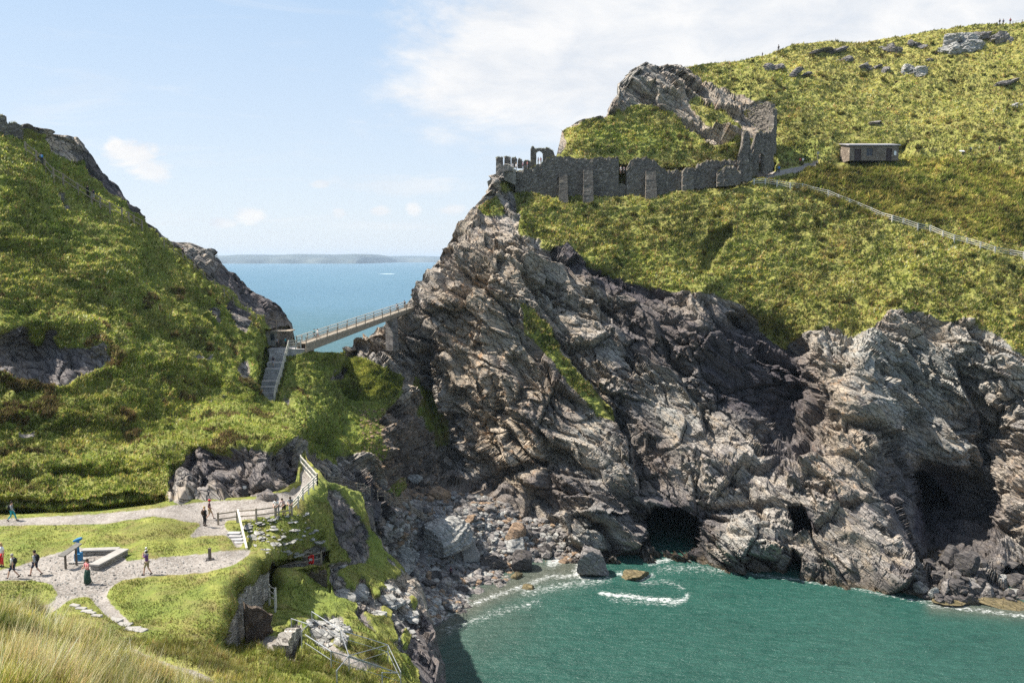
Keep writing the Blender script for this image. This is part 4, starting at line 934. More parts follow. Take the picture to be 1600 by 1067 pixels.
class MB:
    """collects shapes into one mesh"""
    def __init__(s): s.V = []; s.Fc = []
    def add(s, V, Fc):
        o = len(s.V); s.V += [tuple(v) for v in V]; s.Fc += [tuple(i + o for i in f) for f in Fc]; return s
    def hexa(s, c):                                          # 8 corners: bottom ring 0-3, top ring 4-7
        return s.add(c, [(3, 2, 1, 0), (4, 5, 6, 7), (0, 1, 5, 4), (1, 2, 6, 5), (2, 3, 7, 6), (3, 0, 4, 7)])
    def box(s, c, d, rz=0.0, taper=1.0):
        cx, cy, cz = c; hx, hy, hz = d[0] / 2, d[1] / 2, d[2] / 2; co, si = math.cos(rz), math.sin(rz); V = []
        for z, t in ((-hz, 1), (hz, taper)):
            for x, y in ((-hx, -hy), (hx, -hy), (hx, hy), (-hx, hy)):
                x *= t; y *= t; V.append((cx + x * co - y * si, cy + x * si + y * co, cz + z))
        return s.hexa(V)
    def bar(s, a, b, w, h=None, up=(0, 0, 1)):
        a, b = Vector(a), Vector(b); h = h or w; d = (b - a).normalized(); u = Vector(up)
        if abs(d.dot(u)) > .95: u = Vector((0, 1, 0))
        r = d.cross(u).normalized(); u = r.cross(d)
        q = [(-w / 2, -h / 2), (w / 2, -h / 2), (w / 2, h / 2), (-w / 2, h / 2)]
        return s.hexa([a + r * x + u * y for x, y in q] + [b + r * x + u * y for x, y in q])
    def tube(s, pts, rad, n=8, cap=True):
        pts = [Vector(p) for p in pts]; rad = rad if isinstance(rad, (list, tuple)) else [rad] * len(pts); V = []; Fc = []
        for k, p in enumerate(pts):
            d = (pts[min(k + 1, len(pts) - 1)] - pts[max(k - 1, 0)]).normalized(); u = Vector((0, 0, 1)) if abs(d.z) < .9 else Vector((0, 1, 0))
            r = d.cross(u).normalized(); u = r.cross(d)
            for j in range(n):
                a = 2 * math.pi * j / n; V.append(p + (r * math.cos(a) + u * math.sin(a)) * rad[k])
        for k in range(len(pts) - 1):
            for j in range(n): Fc.append((k * n + j, k * n + (j + 1) % n, (k + 1) * n + (j + 1) % n, (k + 1) * n + j))
        if cap: Fc.append(tuple(range(n))[::-1]); Fc.append(tuple((len(pts) - 1) * n + j for j in range(n)))
        return s.add(V, Fc)
    def ell(s, c, r, nu=10, nv=7):
        V = [(c[0], c[1], c[2] - r[2])]; Fc = []
        for i in range(1, nv):
            t = math.pi * i / nv
            for j in range(nu): p = 2 * math.pi * j / nu; V.append((c[0] + r[0] * math.sin(t) * math.cos(p), c[1] + r[1] * math.sin(t) * math.sin(p), c[2] - r[2] * math.cos(t)))
        V.append((c[0], c[1], c[2] + r[2])); L = len(V) - 1
        for j in range(nu):
            k = (j + 1) % nu; Fc.append((0, 1 + k, 1 + j)); Fc.append((L, L - nu + j, L - nu + k))
            for i in range(nv - 2): a = 1 + i * nu; Fc.append((a + j, a + k, a + nu + k, a + nu + j))
        return s.add(V, Fc)
    def prism(s, outline, y0, y1, P=None):                   # outline in x,z pushed along y
        n = len(outline); V = [(x, y0, z) for x, z in outline] + [(x, y1, z) for x, z in outline]
        Fc = [tuple(range(n)), tuple(range(2 * n - 1, n - 1, -1))] + [(i, i + n, (i + 1) % n + n, (i + 1) % n) for i in range(n)]
        return s.add(V, Fc)
    def mesh(s, name, mat, smooth=False, bevel=0.0):
        me = bpy.data.meshes.new(name); me.from_pydata(s.V, [], s.Fc); me.update()
        bm = bmesh.new(); bm.from_mesh(me); bmesh.ops.recalc_face_normals(bm, faces=bm.faces)
        if bevel: bmesh.ops.bevel(bm, geom=bm.edges[:], offset=bevel, segments=1, affect='EDGES')
        bm.to_mesh(me); bm.free()
        if smooth: me.polygons.foreach_set('use_smooth', [True] * len(me.polygons))
        if mat: me.materials.append(mat)
        return me
    def obj(s, name, mat, parent=None, smooth=False, bevel=0.0):
        o = bpy.data.objects.new(name, None if False else s.mesh(name, mat, smooth, bevel)); COL.objects.link(o)
        if parent:
            o.parent = parent; o.location = -Vector(parent.location) if s_abs(parent) else (0, 0, 0)
        return o


def s_abs(p): return p.get('_abs', 0) == 1


def root(name, loc, label, cat, group=None):
    """a thing whose parts are written in world coordinates"""
    e = empty(name, loc); e['_abs'] = 1; tag(e, label, cat, group); return e


# ------------------------------------------------------------------ rocks
_ico = {}


def ico(l):
    if l not in _ico:
        bm = bmesh.new(); bmesh.ops.create_icosphere(bm, subdivisions=l, radius=1.0)
        V = np.array([v.co[:] for v in bm.verts]); Fc = np.array([[v.index for v in f.verts] for f in bm.faces]); bm.free(); _ico[l] = (V, Fc)
    return _ico[l]


def rock_arr(seed, size, l=4, cuts=14, rot=0.0, tilt=0.0, slab=0.0, rough=.10):
    r = np.random.RandomState(seed); V, Fc = ico(l); V = V.copy()
    for _ in range(cuts):
        n = r.normal(size=3); n /= np.linalg.norm(n); d = r.uniform(.44, .82)
        ex = V @ n - d; V -= np.clip(ex, 0, None)[:, None] * n
    V *= (1 + rough * fbm(V * 2.0 + seed * 3.1, 3, seed % 50))[:, None]
    if slab: st = V[:, 2] * 4 + perlin(V * 1.5, seed % 40) * 1.2; V[:, :2] *= (1 + slab * ((st - np.floor(st)) - .5))[:, None]
    V += .035 * np.stack([perlin(V * 7 + 5, 2), perlin(V * 7 + 9, 3), perlin(V * 7 + 13, 4)], 1)
    V *= np.array(size) / 2.0 / .82
    c, s = math.cos(tilt), math.sin(tilt); V = V @ np.array([[c, 0, s], [0, 1, 0], [-s, 0, c]])
    c, s = math.cos(rot), math.sin(rot); V = V @ np.array([[c, s, 0], [-s, c, 0], [0, 0, 1]])
    return V, Fc


def rock_obj(name, p, size, seed, mat, label, cat='rock', group=None, sink=.3, **kw):
    V, Fc = rock_arr(seed, size, **kw)
    o = link(name, mesh_from(name, V, Fc, mat)); o.location = Vector(p) + Vector((0, 0, size[2] * (.5 - sink)))
    return tag(o, label, cat, group)


# ------------------------------------------------------------------ ruined walls
def wall_geo(mb, cols, th=1.0, step=.35, rag=.25, seed=1, lean=0.0, bump=.07, flat=False):
    """cols: (px, y_top, y_bottom, Y) along the front face; broken stone courses along the top"""
    pts = []
    for (x0, t0, b0, Y0), (x1, t1, b1, Y1) in zip(cols[:-1], cols[1:]):
        A, B = at(x0, b0, Y0), at(x1, b1, Y1); n = max(1, int((B - A).length / step))
        for k in range(n + (1 if (x1, t1) == (cols[-1][0], cols[-1][1]) else 0)):
            f = k / n; pts.append((x0 + (x1 - x0) * f, t0 + (t1 - t0) * f, b0 + (b1 - b0) * f, Y0 + (Y1 - Y0) * f))
    r = np.random.RandomState(seed); g = []
    for i, (x, t, b, Y) in enumerate(pts):
        bt, tp = at(x, b, Y), at(x, t, Y); g.append((bt, tp.z + (0 if flat else round(r.uniform(-rag, rag * .6) / .15) * .15)))
    n = len(g); zmax = max(z - b.z for b, z in g); nz = max(2, int(zmax / .45)); V = []; Fc = []
    def nrm(i):
        d = g[min(i + 1, n - 1)][0] - g[max(i - 1, 0)][0]; d.z = 0; d.normalize(); return Vector((d.y, -d.x, 0)) if d.length else Vector((0, -1, 0))
    for side in (0, 1):
        for i, (b, zt) in enumerate(g):
            nn = nrm(i)
            for j in range(nz + 1):
                f = j / nz; z = b.z + (zt - b.z) * f
                p = Vector((b.x, b.y, z)) - nn * (th if side else 0) + nn * (-lean * f * (1 if not side else -1))
                p += nn * (r.uniform(-bump, bump)) + Vector((r.uniform(-.04, .04), 0, 0))
                V.append(p)
    m = nz + 1; off = n * m
    for i in range(n - 1):
        for j in range(nz):
            a = i * m + j; Fc.append((a, a + m, a + m + 1, a + 1)); c = a + off; Fc.append((c, c + 1, c + m + 1, c + m))
        a = i * m + nz; Fc.append((a, a + m, a + m + off, a + off)); a = i * m; Fc.append((a, a + off, a + m + off, a + m))
    for i, fl in ((0, 0), (n - 1, 1)):
        for j in range(nz): a = i * m + j; q = (a, a + 1, a + 1 + off, a + off); Fc.append(q if not fl else q[::-1])
    mb.add(V, Fc); return mb


# ------------------------------------------------------------------ fences
def fence(name, bases, h, rails, label, cat, group=None, mat='wood', pw=.12, rw=.09, rh=None, round_=False, skip=(), lean=0.0, picket=0.0):
    """bases: world points at the foot of each post"""
    bases = [Vector(b) for b in bases]; e = root(name, bases[0], label, cat, group); m = M[mat]
    for k, b in enumerate(bases):
        mb = MB()
        if round_: mb.tube([b - Vector((0, 0, .3)), b + Vector((0, 0, h))], pw / 2, 8)
        else: mb.bar(b - Vector((0, 0, .4)), b + Vector((0, 0, h + .04)), pw, pw)
        mb.obj('post', m, e)
    for k in range(len(bases) - 1):
        if k in skip: continue
        for z in rails:
            a, b = bases[k] + Vector((0, 0, z)), bases[k + 1] + Vector((0, 0, z)); mb = MB()
            off = Vector((0, -pw / 2 - .015, 0)) if not round_ else Vector((0, 0, 0))
            if round_: mb.tube([a, b], rw / 2, 8)
            else: mb.bar(a + off, b + off, .045, rh or rw)
            mb.obj('rail', m, e)
        if picket:
            mb = MB(); L = (bases[k + 1] - bases[k]).length; nn = max(2, int(L / picket))
            for i in range(1, nn):
                p = bases[k].lerp(bases[k + 1], i / nn); mb.bar(p + Vector((0, 0, rails[0])), p + Vector((0, 0, rails[-1])), .04, .04)
            mb.obj('picket_panel', m, e)
    return e


def gpts(layer, pix, n=None, ymax=None):
    return [ground(layer, x, y, ymax) for x, y in pix]


def along(pix, n):
    """n points evenly spaced along a pixel polyline"""
    d = [0]
    for a, b in zip(pix[:-1], pix[1:]): d.append(d[-1] + math.dist(a[:2], b[:2]))
    out = []
    for t in np.linspace(0, d[-1], n): out.append(tuple(float(np.interp(t, d, [p[i] for p in pix])) for i in range(len(pix[0]))))
    return out
# ------------------------------------------------------------------ grass and bracken
def blade_mat(name):
    m = bpy.data.materials.new(name); m.use_nodes = True; T = NT(m.node_tree); T.n.clear()
    out = T.new('ShaderNodeOutputMaterial'); a = T.new('ShaderNodeAttribute', attribute_name='tint')
    d = T.new('ShaderNodeBsdfDiffuse'); t = T.new('ShaderNodeBsdfTranslucent'); mx = T.new('ShaderNodeMixShader'); mx.inputs[0].default_value = .35
    T.put(d.inputs[0], a.outputs['Color']); T.put(t.inputs[0], a.outputs['Color']); T.l.new(d.outputs[0], mx.inputs[1]); T.l.new(t.outputs[0], mx.inputs[2]); T.l.new(mx.outputs[0], out.inputs[0])
    return m


M_BLADE = blade_mat('grass_blades')
GREENS = np.array([(.10, .135, .025), (.155, .195, .034), (.22, .245, .05), (.30, .30, .095), (.16, .13, .06)])
DRYS = np.array([(.42, .38, .11), (.50, .46, .19), (.33, .32, .07), (.38, .25, .12), (.56, .52, .28)])
BRKS = np.array([(.13, .15, .030), (.19, .19, .045), (.22, .17, .06), (.15, .17, .035), (.28, .25, .08)])
BRKS = BRKS * 1.5


def blades(name, layer, N, box, h, w, nb, label, cat, seed, lean=.5, dry_gain=1.0, sel=None, pal=None, clump=.0, gain=1.0):
    L = LAY[layer]; r = np.random.RandomState(seed)
    m = (L['px'] > box[0]) & (L['px'] < box[2]) & (L['py'] > box[1]) & (L['py'] < box[3])
    wgt = np.where(m, np.clip(L['grass'] - .35, 0, 1), 0)
    if sel is not None: wgt = wgt * sel(L)
    if clump: wgt = wgt * np.clip(.5 + clump * fbm(L['V'] / 2.2, 3, seed + 3), .02, 3)
    pr = wgt / wgt.sum(); idx = r.choice(len(pr), N, p=pr)
    base = L['V'][idx] + r.normal(size=(N, 3)) * np.array([.12, .12, 0]) * (h * 1.2)
    nrm = L['n'][idx]
    dry = np.clip(L['dry'][idx] * dry_gain, 0, 1); brk = L['brk'][idx]; moss = L['moss'][idx]
    col = GREENS[r.choice(5, N, p=[.22, .27, .25, .12, .14])]
    pd = DRYS[r.choice(5, N, p=[.3, .22, .22, .14, .12])]; pb = BRKS[r.randint(0, 5, N)]
    col = np.where((r.rand(N) < np.clip(dry + .9 * fbm(base / 9.0, 3, 73), 0, 1) * .8 * (dry > .05))[:, None], pd, col); col = np.where((r.rand(N) < brk * .8)[:, None], pb, col)
    col = np.where((r.rand(N) < moss * .7)[:, None], np.array([(.15, .19, .04)]), col)
    if pal is not None: col = pal[r.randint(0, len(pal), N)]
    col = col * np.clip(1 + 1.1 * fbm(base / 16.0, 3, 71), .6, 1.35)[:, None]
    hue = fbm(base / 5.0, 4, 62, .65)[:, None]; col = col * (1 + np.clip(hue * 1.6, -.45, .5) * np.array([1.0, .8, .8]))
    sp_ = fbm(base / 1.1, 3, 61, .7)[:, None]; col = col * np.clip(1 + 1.15 * sp_, .45, 1.6) * gain
    bp = fbm(base / 2.4 + 7, 4, 64, .7); col = np.where((bp > .20)[:, None] & (r.rand(N) < .7)[:, None], col * .35 + np.array([(.12, .085, .04)]) * .65 * gain, col)
    hh = h * (.55 + .9 * r.rand(N)) * (1 + .6 * fbm(base / 2.0, 2, 66))
    B = np.repeat(base, nb, 0); H = np.repeat(hh, nb) * (.6 + .6 * r.rand(N * nb)); C = np.repeat(col, nb, 0) * (.75 + .5 * r.rand(N * nb))[:, None]
    NN = np.repeat(nrm, nb, 0)
    a = r.rand(N * nb) * 2 * math.pi; side = np.stack([np.cos(a), np.sin(a), np.zeros_like(a)], 1)
    up = np.array([0, 0, 1.0]) * .8 + NN * .45 + np.stack([r.normal(size=N * nb), r.normal(size=N * nb), np.zeros(N * nb)], 1) * lean * .5 + np.array([.22, -.05, 0])
    up /= np.linalg.norm(up, axis=1)[:, None]
    B = B + side[:, [1, 0, 2]] * np.array([1, -1, 0]) * (w * nb * .25) * r.rand(N * nb)[:, None] - np.array([0, 0, .04])
    W = (w * (.6 + .8 * r.rand(N * nb)))[:, None]
    v0 = B - side * W / 2; v1 = B + side * W / 2; v2 = B + up * H[:, None] + side * W * .15
    V = np.stack([v0, v1, v2], 1).reshape(-1, 3)
    me = mesh_from(name, V, np.arange(len(V)).reshape(-1, 3), M_BLADE)
    attr(me, 'tint', np.repeat(np.clip(C, .004, .8), 3, 0))
    return tag(link(name, me), label, cat, kind='stuff')


blades('grass', 'hills', 95000, (-20, 120, 640, 830), .27, .10, 3, 'rough grass tufts covering the shaded hill on the left', 'grass', 1, clump=.4, gain=1.32, sel=lambda L: (L['V'][:, 1] < 160))
blades('grass', 'hills', 120000, (660, 20, 1620, 620), .42, .19, 3, 'sunlit yellow green grass tufts on the headland beyond the cove', 'grass', 2, clump=1.3, sel=lambda L: (L['V'][:, 1] > 140))
blades('grass', 'ground', 60000, (-20, 780, 700, 1090), .13, .035, 3, 'short green turf between the gravel paths', 'grass', 3, clump=1.2, gain=.72)
blades('grass', 'ground', 14000, (-20, 1000, 620, 1090), .34, .03, 4, 'longer grass fringing the lower slope', 'grass', 4, clump=1.6, dry_gain=1.6, gain=.85)
blades('grass', 'slope', 30000, (-30, 940, 420, 1110), .40, .022, 4, 'tall dry straw coloured grass on the near slope', 'grass', 5, lean=.9, dry_gain=.8, clump=.8)
blades('straw', 'slope', 2200, (-30, 940, 420, 1110), .75, .016, 3, 'pale seed stalks standing above the near grass', 'grass', 15, lean=.7, pal=np.array([(.55, .48, .26), (.48, .36, .20), (.62, .56, .34)]), clump=1.0)
blades('bracken', 'hills', 26000, (1180, 225, 1620, 400), .75, .34, 4, 'olive bracken covering the slope above the long fence', 'bracken', 6, lean=1.2, pal=BRKS, clump=1.6, sel=lambda L: (L['brk'] > .25) * (L['V'][:, 1] > 150))
blades('gorse', 'hills', 12000, (800, 60, 1620, 560), .62, .28, 4, 'low dark bushes dotted over the sunlit slope', 'gorse', 7, lean=1.4, pal=BRKS * .46, sel=lambda L: (fbm(L['V'] / 2.2, 4, 91, .6) > .34) * (L['V'][:, 1] > 145))
blades('bracken', 'hills', 7000, (520, 545, 640, 640), .5, .25, 4, 'yellow green bracken patch on the saddle below the bridge', 'bracken', 8, lean=1.2, pal=np.array([(.26, .29, .06), (.34, .34, .09), (.17, .20, .04)]), sel=lambda L: (((L['px'] - 578) / 52) ** 2 + ((L['py'] - 592) / 34) ** 2 < 1 + .6 * fbm(L['V'] / 2.5, 3, 99)))
blades('heather', 'hills', 6000, (-20, 450, 480, 790), .38, .16, 4, 'brown heather and dead bracken patches on the left hill', 'heather', 9, lean=1.2, pal=np.array([(.14, .10, .05), (.18, .13, .065), (.10, .09, .035), (.22, .18, .08)]), sel=lambda L: (fbm(L['V'] / 4.5, 4, 95) > .22))
# ------------------------------------------------------------------ the ruined castle across the cove
def wall(name, label, pieces, mat='wall', cat='ruin wall', group=None, butt=(), **kw):
    mb = MB()
    for k, c in enumerate(pieces): wall_geo(mb, c, seed=hash_(label) + k, **kw)
    p0 = pieces[0][0]; loc = at(p0[0], p0[2], p0[3])
    if not butt:
        o = mb.obj(name, M[mat]); return tag(o, label, cat, group)
    e = root(name, loc, label, cat, group); mb.obj('wall_face', M[mat], e)
    for k, (x0, x1, t, b, Y) in enumerate(butt):
        m = MB(); A, B = at(x0, b + 2, Y), at(x1, b + 2, Y); C, D = at(x0 + 1.8, t, Y), at(x1 - 1.2, t, Y); d = Vector((0, 3.2, 0)); f = Vector((0, 1.1, 0)); n = 9
        r = random.Random(k)
        for i in range(n):
            t0, t1 = i / n, (i + 1) / n; q = lambda t, s=0: [A.lerp(C, t) + f * t + Vector((r.uniform(-.05, .05), r.uniform(-.05, .05), 0)), B.lerp(D, t) + f * t, B.lerp(D, t) + d, A.lerp(C, t) + d]
            m.hexa(q(t0) + q(t1))
        m.obj('buttress', M['wall'], e)
    return e


def hash_(s): return sum((i + 1) * ord(c) for i, c in enumerate(s)) % 9973


wall('curtain_wall', 'long dark curtain wall with two sloping buttresses and a grassy top left of the gap', [[(805, 267, 302, 181), (822, 263, 305, 181), (838, 259, 308, 181), (848, 252, 310, 181), (862, 245, 311, 181), (890, 245, 313, 181.2), (915, 247, 314, 181.3), (940, 246, 316, 181.4), (966, 245, 316, 181.5)]],
     butt=[(873, 888, 271, 315, 179.3), (911, 928, 265, 315, 179.3)], th=1.6, rag=.35, bump=.12)
wall('curtain_wall', 'round topped stretch of dark curtain wall with one buttress right of the gap', [[(979, 262, 312, 181.4), (985, 249, 312, 181.4), (1009, 244, 312, 181.5), (1022, 251, 311, 181.6), (1033, 262, 309, 181.7), (1040, 266, 308, 181.8)]],
     butt=[(1009, 1027, 266, 310, 179.6)], th=1.6, rag=.35, bump=.12)
wall('curtain_wall', 'low broken curtain wall between the buttressed wall and the tall tower', [[(1040, 267, 304, 182), (1068, 265, 302, 182.2), (1073, 261, 301, 182.2), (1083, 263, 299, 182.3), (1101, 251, 294, 182.6), (1125, 250, 292, 183), (1150, 249, 290, 183.5), (1156, 262, 288, 183.6)], [(1120, 270, 292, 180.6), (1130, 262, 291, 180.4), (1146, 260, 290, 180.5), (1157, 268, 288, 180.8)], [(1066, 268, 303, 180.9), (1071, 262, 303, 180.9), (1084, 264, 301, 181)]], th=1.2, rag=.45, bump=.15)
wall('gap_wall', 'low rubble sill closing the gap between the two curtain walls', [[(962, 290, 318, 182), (970, 286, 318, 182), (982, 291, 316, 182)]], th=1.0)
wall('doorway_wall', 'free standing ruined wall with an arched doorway near the cliff edge', [[(829, 231, 262, 186), (833, 229, 262, 186), (838, 233, 262, 186)], [(838, 232, 239, 186), (840, 232, 237, 186), (843, 232, 235.6, 186), (846, 232, 237, 186), (848, 232, 240, 186)], [(848, 232, 262, 186), (858, 232, 262, 186), (863, 235, 262, 186), (867, 243, 262, 186)]], th=.9, step=.25, rag=.15)
wall('parapet_wall', 'pale crumbling parapet at the seaward corner of the ruins', [[(775, 256, 278, 178.5), (783, 256, 280, 178.3), (795, 259, 284, 178.6), (806, 264, 290, 179.5)]], mat='wall_l', th=.8, rag=.2)
for k, (x0, x1, t, b) in enumerate([(775, 786, 245, 262), (788, 798, 244.5, 262), (799, 808, 246, 262), (809, 816, 248, 263), (818, 829, 251, 264)]):
    wall('merlon', ['seaward end merlon, leftmost of the row of stone stubs', 'squat grey merlon second from the seaward end', 'round topped merlon in the middle of the row', 'narrow merlon behind the two visitors in white', 'low crumbled merlon beside the doorway wall'][k], [[(x0, t + 1.5, b, 184), (x0 + 2, t, b, 184), (x1 - 2, t + .3, b, 184), (x1, t + 2, b, 184)]], cat='merlon', group='merlons along the ruined parapet', th=.8, step=.3, rag=.12)
# tall gable at the inner end
wall('ruin_tower', 'tall jagged tower wall with a pale upper face and small arched door', [
    [(1163, 173, 180, 196), (1172, 169, 190, 194.5), (1184, 164, 202, 193), (1193, 161, 214, 191.5), (1197, 158, 222, 190.6), (1202, 163, 230, 189.6), (1206, 171, 240, 188.8)],
    [(1172, 236, 276, 185), (1176, 222, 276, 185), (1180, 209, 275, 185), (1185, 206, 275, 185)], [(1185, 206, 243, 185), (1188, 205, 240, 185), (1191, 206, 240, 185), (1194, 208, 244, 185)],
    [(1194, 207, 272, 185), (1198, 207, 271, 185.3), (1202, 206, 270, 186), (1206.5, 200, 268, 187.4), (1208, 180, 266, 188.4)]], th=1.2, step=.3, rag=.3, bump=.14)
wall('ruin_pier', 'slender ruined pier standing left of the tall tower', [[(1151, 246, 284, 182.6), (1154, 236, 284, 182.4), (1158, 226, 284, 182.4), (1160, 204, 284, 182.4), (1169, 205, 284, 182.4), (1171, 232, 284, 182.5), (1175, 244, 283, 182.8)]], th=1.3, step=.3, rag=.15, bump=.13)
wall('field_wall', 'pale tumbled stone wall climbing the back of the crag', [[(1084, 133, 142, 214), (1098, 138, 148, 212), (1120, 147, 158, 209), (1140, 156, 166, 206), (1165, 165, 176, 203)]], mat='wall_l', th=1.2, rag=.5, bump=.2)
wall('gate_ruin', 'dark ruined masonry at the top of the hill on the left', [[(-14, 176, 226, 108), (0, 178, 224, 108.2), (9, 180, 222, 108.4), (12, 188, 220, 108.5), (14, 192, 222, 108.6), (25, 193, 224, 109), (36, 195, 226, 109.4), (38, 203, 226, 109.6)]], th=1.4, rag=.2, step=.3, bump=.1)

# hut
def hut():
    Y = 187.5; a, b = at(1327, 250, Y), at(1403.5, 249, Y); zb = b.z - .3; zt = at(1365, 228, Y).z; e = root('stone_hut', (a.x, Y, zb), 'low stone hut with a grey lean-to roof and two dark doors', 'hut')
    dep = 5.0; X0, X1 = a.x, b.x
    def xr(px): return at(px, 240, Y).x
    def zr(py): return at(1365, py, Y).z
    op = [(xr(1335), xr(1345.6), zb, zr(233)), (xr(1354), xr(1364), zr(243.5), zr(232)), (xr(1384.6), xr(1393.6), zb, zr(232.2))]
    m = MB(); cur = X0
    for x0, x1, z0_, z1_ in op:
        m.box(((cur + x0) / 2, Y + .2, (zb + zt) / 2), (x0 - cur, .4, zt - zb)); m.box(((x0 + x1) / 2, Y + .2, (z1_ + zt) / 2), (x1 - x0, .398, zt - z1_))
        if z0_ > zb: m.box(((x0 + x1) / 2, Y + .2, (zb + z0_) / 2), (x1 - x0, .398, z0_ - zb))
        cur = x1
    m.box(((cur + X1) / 2, Y + .2, (zb + zt) / 2), (X1 - cur, .4, zt - zb))
    m.box(((X0 + X1) / 2, Y + dep, (zb + zt + .9) / 2), (X1 - X0, .4, zt - zb + .9))
    for x in (X0 + .2, X1 - .2): m.hexa([(x - .2, Y + .4, zb), (x + .2, Y + .4, zb), (x + .2, Y + dep - .2, zb), (x - .2, Y + dep - .2, zb), (x - .2, Y + .4, zt), (x + .2, Y + .4, zt), (x + .2, Y + dep - .2, zt + .8), (x - .2, Y + dep - .2, zt + .8)])
    m.obj('wall', M['wall_h'], e)
    r = MB(); r.hexa([(X0 - .35, Y - .4, zt + .0), (X1 + .3, Y - .4, zt + .0), (X1 + .3, Y + dep + .4, zt + 1.0), (X0 - .35, Y + dep + .4, zt + 1.0), (X0 - .35, Y - .4, zt + .2), (X1 + .3, Y - .4, zt + .2), (X1 + .3, Y + dep + .4, zt + 1.2), (X0 - .35, Y + dep + .4, zt + 1.2)]).obj('roof', M['roof'], e)
    for i in (0, 2):
        x0, x1, z0_, z1_ = op[i]; MB().box(((x0 + x1) / 2, Y + .25, (z0_ + z1_) / 2), (x1 - x0, .08, z1_ - z0_)).obj('door', M['door'], e)
    x0, x1, z0_, z1_ = op[1]; MB().box(((x0 + x1) / 2, Y + .25, (z0_ + z1_) / 2), (x1 - x0, .05, z1_ - z0_)).obj('window', M['glass'], e)
    f = MB()
    for x in (x0 + .04, (x0 + x1) / 2, x1 - .04): f.box((x, Y + .2, (z0_ + z1_) / 2), (.07, .06, z1_ - z0_))
    f.box(((x0 + x1) / 2, Y + .2, (z0_ + z1_) / 2), (x1 - x0, .058, .06)); f.obj('window_frame', M['wood_dark'], e)
    p = at(1398.5, 239.5, Y); MB().box((p.x, Y - .04, p.z), (.5, .06, .9)).obj('notice', M['white'], e)


hut()

# fences of the island
isl = [(1161, 287), (1178.5, 287), (1195, 286.5), (1215, 290.6), (1234, 293), (1254, 296), (1272, 300.6), (1291.7, 307), (1308, 312.5), (1326.5, 319.5), (1342, 325.5), (1359.5, 333), (1377, 339.5), (1395, 345), (1412.5, 350), (1434.5, 357.5), (1451, 362), (1471.7, 368.6), (1489.6, 374.6), (1511, 380), (1531, 385.5), (1554, 393.5), (1577, 398.6), (1600, 403), (1624, 408)]
fence('post_and_rail_fence', gpts('hills', isl), 1.25, (.35, .75, 1.15), 'long pale post and rail fence crossing the sunlit slope', 'fence', mat='wood_pale', pw=.24, rw=.11)
fence('post_and_rail_fence', [at(x, y, Y) for x, y, Y in [(788, 262.5, 180), (795, 263, 179.5), (803, 268, 179)]], .9, (.4, .8), 'short white fence at the seaward corner of the ruins', 'fence', mat='wood_pale', pw=.12)
fence('rope_fence', gpts('hills', [(1582, 40), (1597, 38), (1612, 37)]), 1.2, (1.1,), 'thin rope fence on the skyline at the upper right', 'fence', pw=.10, rw=.04)

# ------------------------------------------------------------------ bridge, landing, kiosk, stairs
def bridge():
    A, B = at(471, 536, 134), at(640, 480.5, 164); A.z -= .1
    d = (B - A); dh = Vector((d.x, d.y, 0)).normalized(); s = Vector((dh.y, -dh.x, 0)) * .85      # towards the viewer
    e = root('footbridge', A, 'sloping timber footbridge spanning the gap to the island', 'bridge')
    mb = MB(); n = 56
    for k in range(n):
        p = A.lerp(B, (k + .5) / n); w = d.length / n * .46; q = d.normalized() * w
        mb.hexa([p - q - s, p + q - s, p + q + s, p - q + s] + [v + Vector((0, 0, .06)) for v in (p - q - s, p + q - s, p + q + s, p - q + s)])
    mb.obj('deck', M['wood'], e)
    for sg in (1, -1):
        g = MB(); o = s * sg * 1.02; N = 12
        for k in range(N):
            t0, t1 = k / N, (k + 1) / N; dep = lambda t: 1.35 - .75 * t
            P0, P1 = A.lerp(B, t0) + o, A.lerp(B, t1) + o; w = s.normalized() * .09
            g.hexa([P0 - w - Vector((0, 0, dep(t0))), P1 - w - Vector((0, 0, dep(t1))), P1 + w - Vector((0, 0, dep(t1))), P0 + w - Vector((0, 0, dep(t0))), P0 - w - Vector((0, 0, .02)), P1 - w - Vector((0, 0, .02)), P1 + w - Vector((0, 0, .02)), P0 + w - Vector((0, 0, .02))])
        g.obj('girder', M['wood'], e)
        for k in range(13):
            p = A.lerp(B, k / 12) + s * sg * 1.12; MB().bar(p - Vector((0, 0, .5)), p + Vector((0, 0, 1.12)), .13).obj('post', M['wood'], e)
        for z, w in ((1.12, .13), (.78, .06), (.45, .06), (.12, .10)):
            MB().bar(A + s * sg * 1.12 + Vector((0, 0, z)), B + s * sg * 1.12 + Vector((0, 0, z)), .07, w).obj('rail', M['wood_pale'] if z > 1 or z < .2 else M['wood'], e)
    P = A.lerp(B, .80); m = MB(); w = s * .95; q = dh * .8
    m.hexa([P - q - w - Vector((0, 0, 7)), P + q - w - Vector((0, 0, 7)), P + q * 1.6 + w - Vector((0, 0, 7)), P - q + w - Vector((0, 0, 7)), P - q - w - Vector((0, 0, .85)), P + q - w - Vector((0, 0, .65)), P + q + w - Vector((0, 0, .65)), P - q + w - Vector((0, 0, .85))])
    m.obj('abutment', M['rock'], e)


bridge()


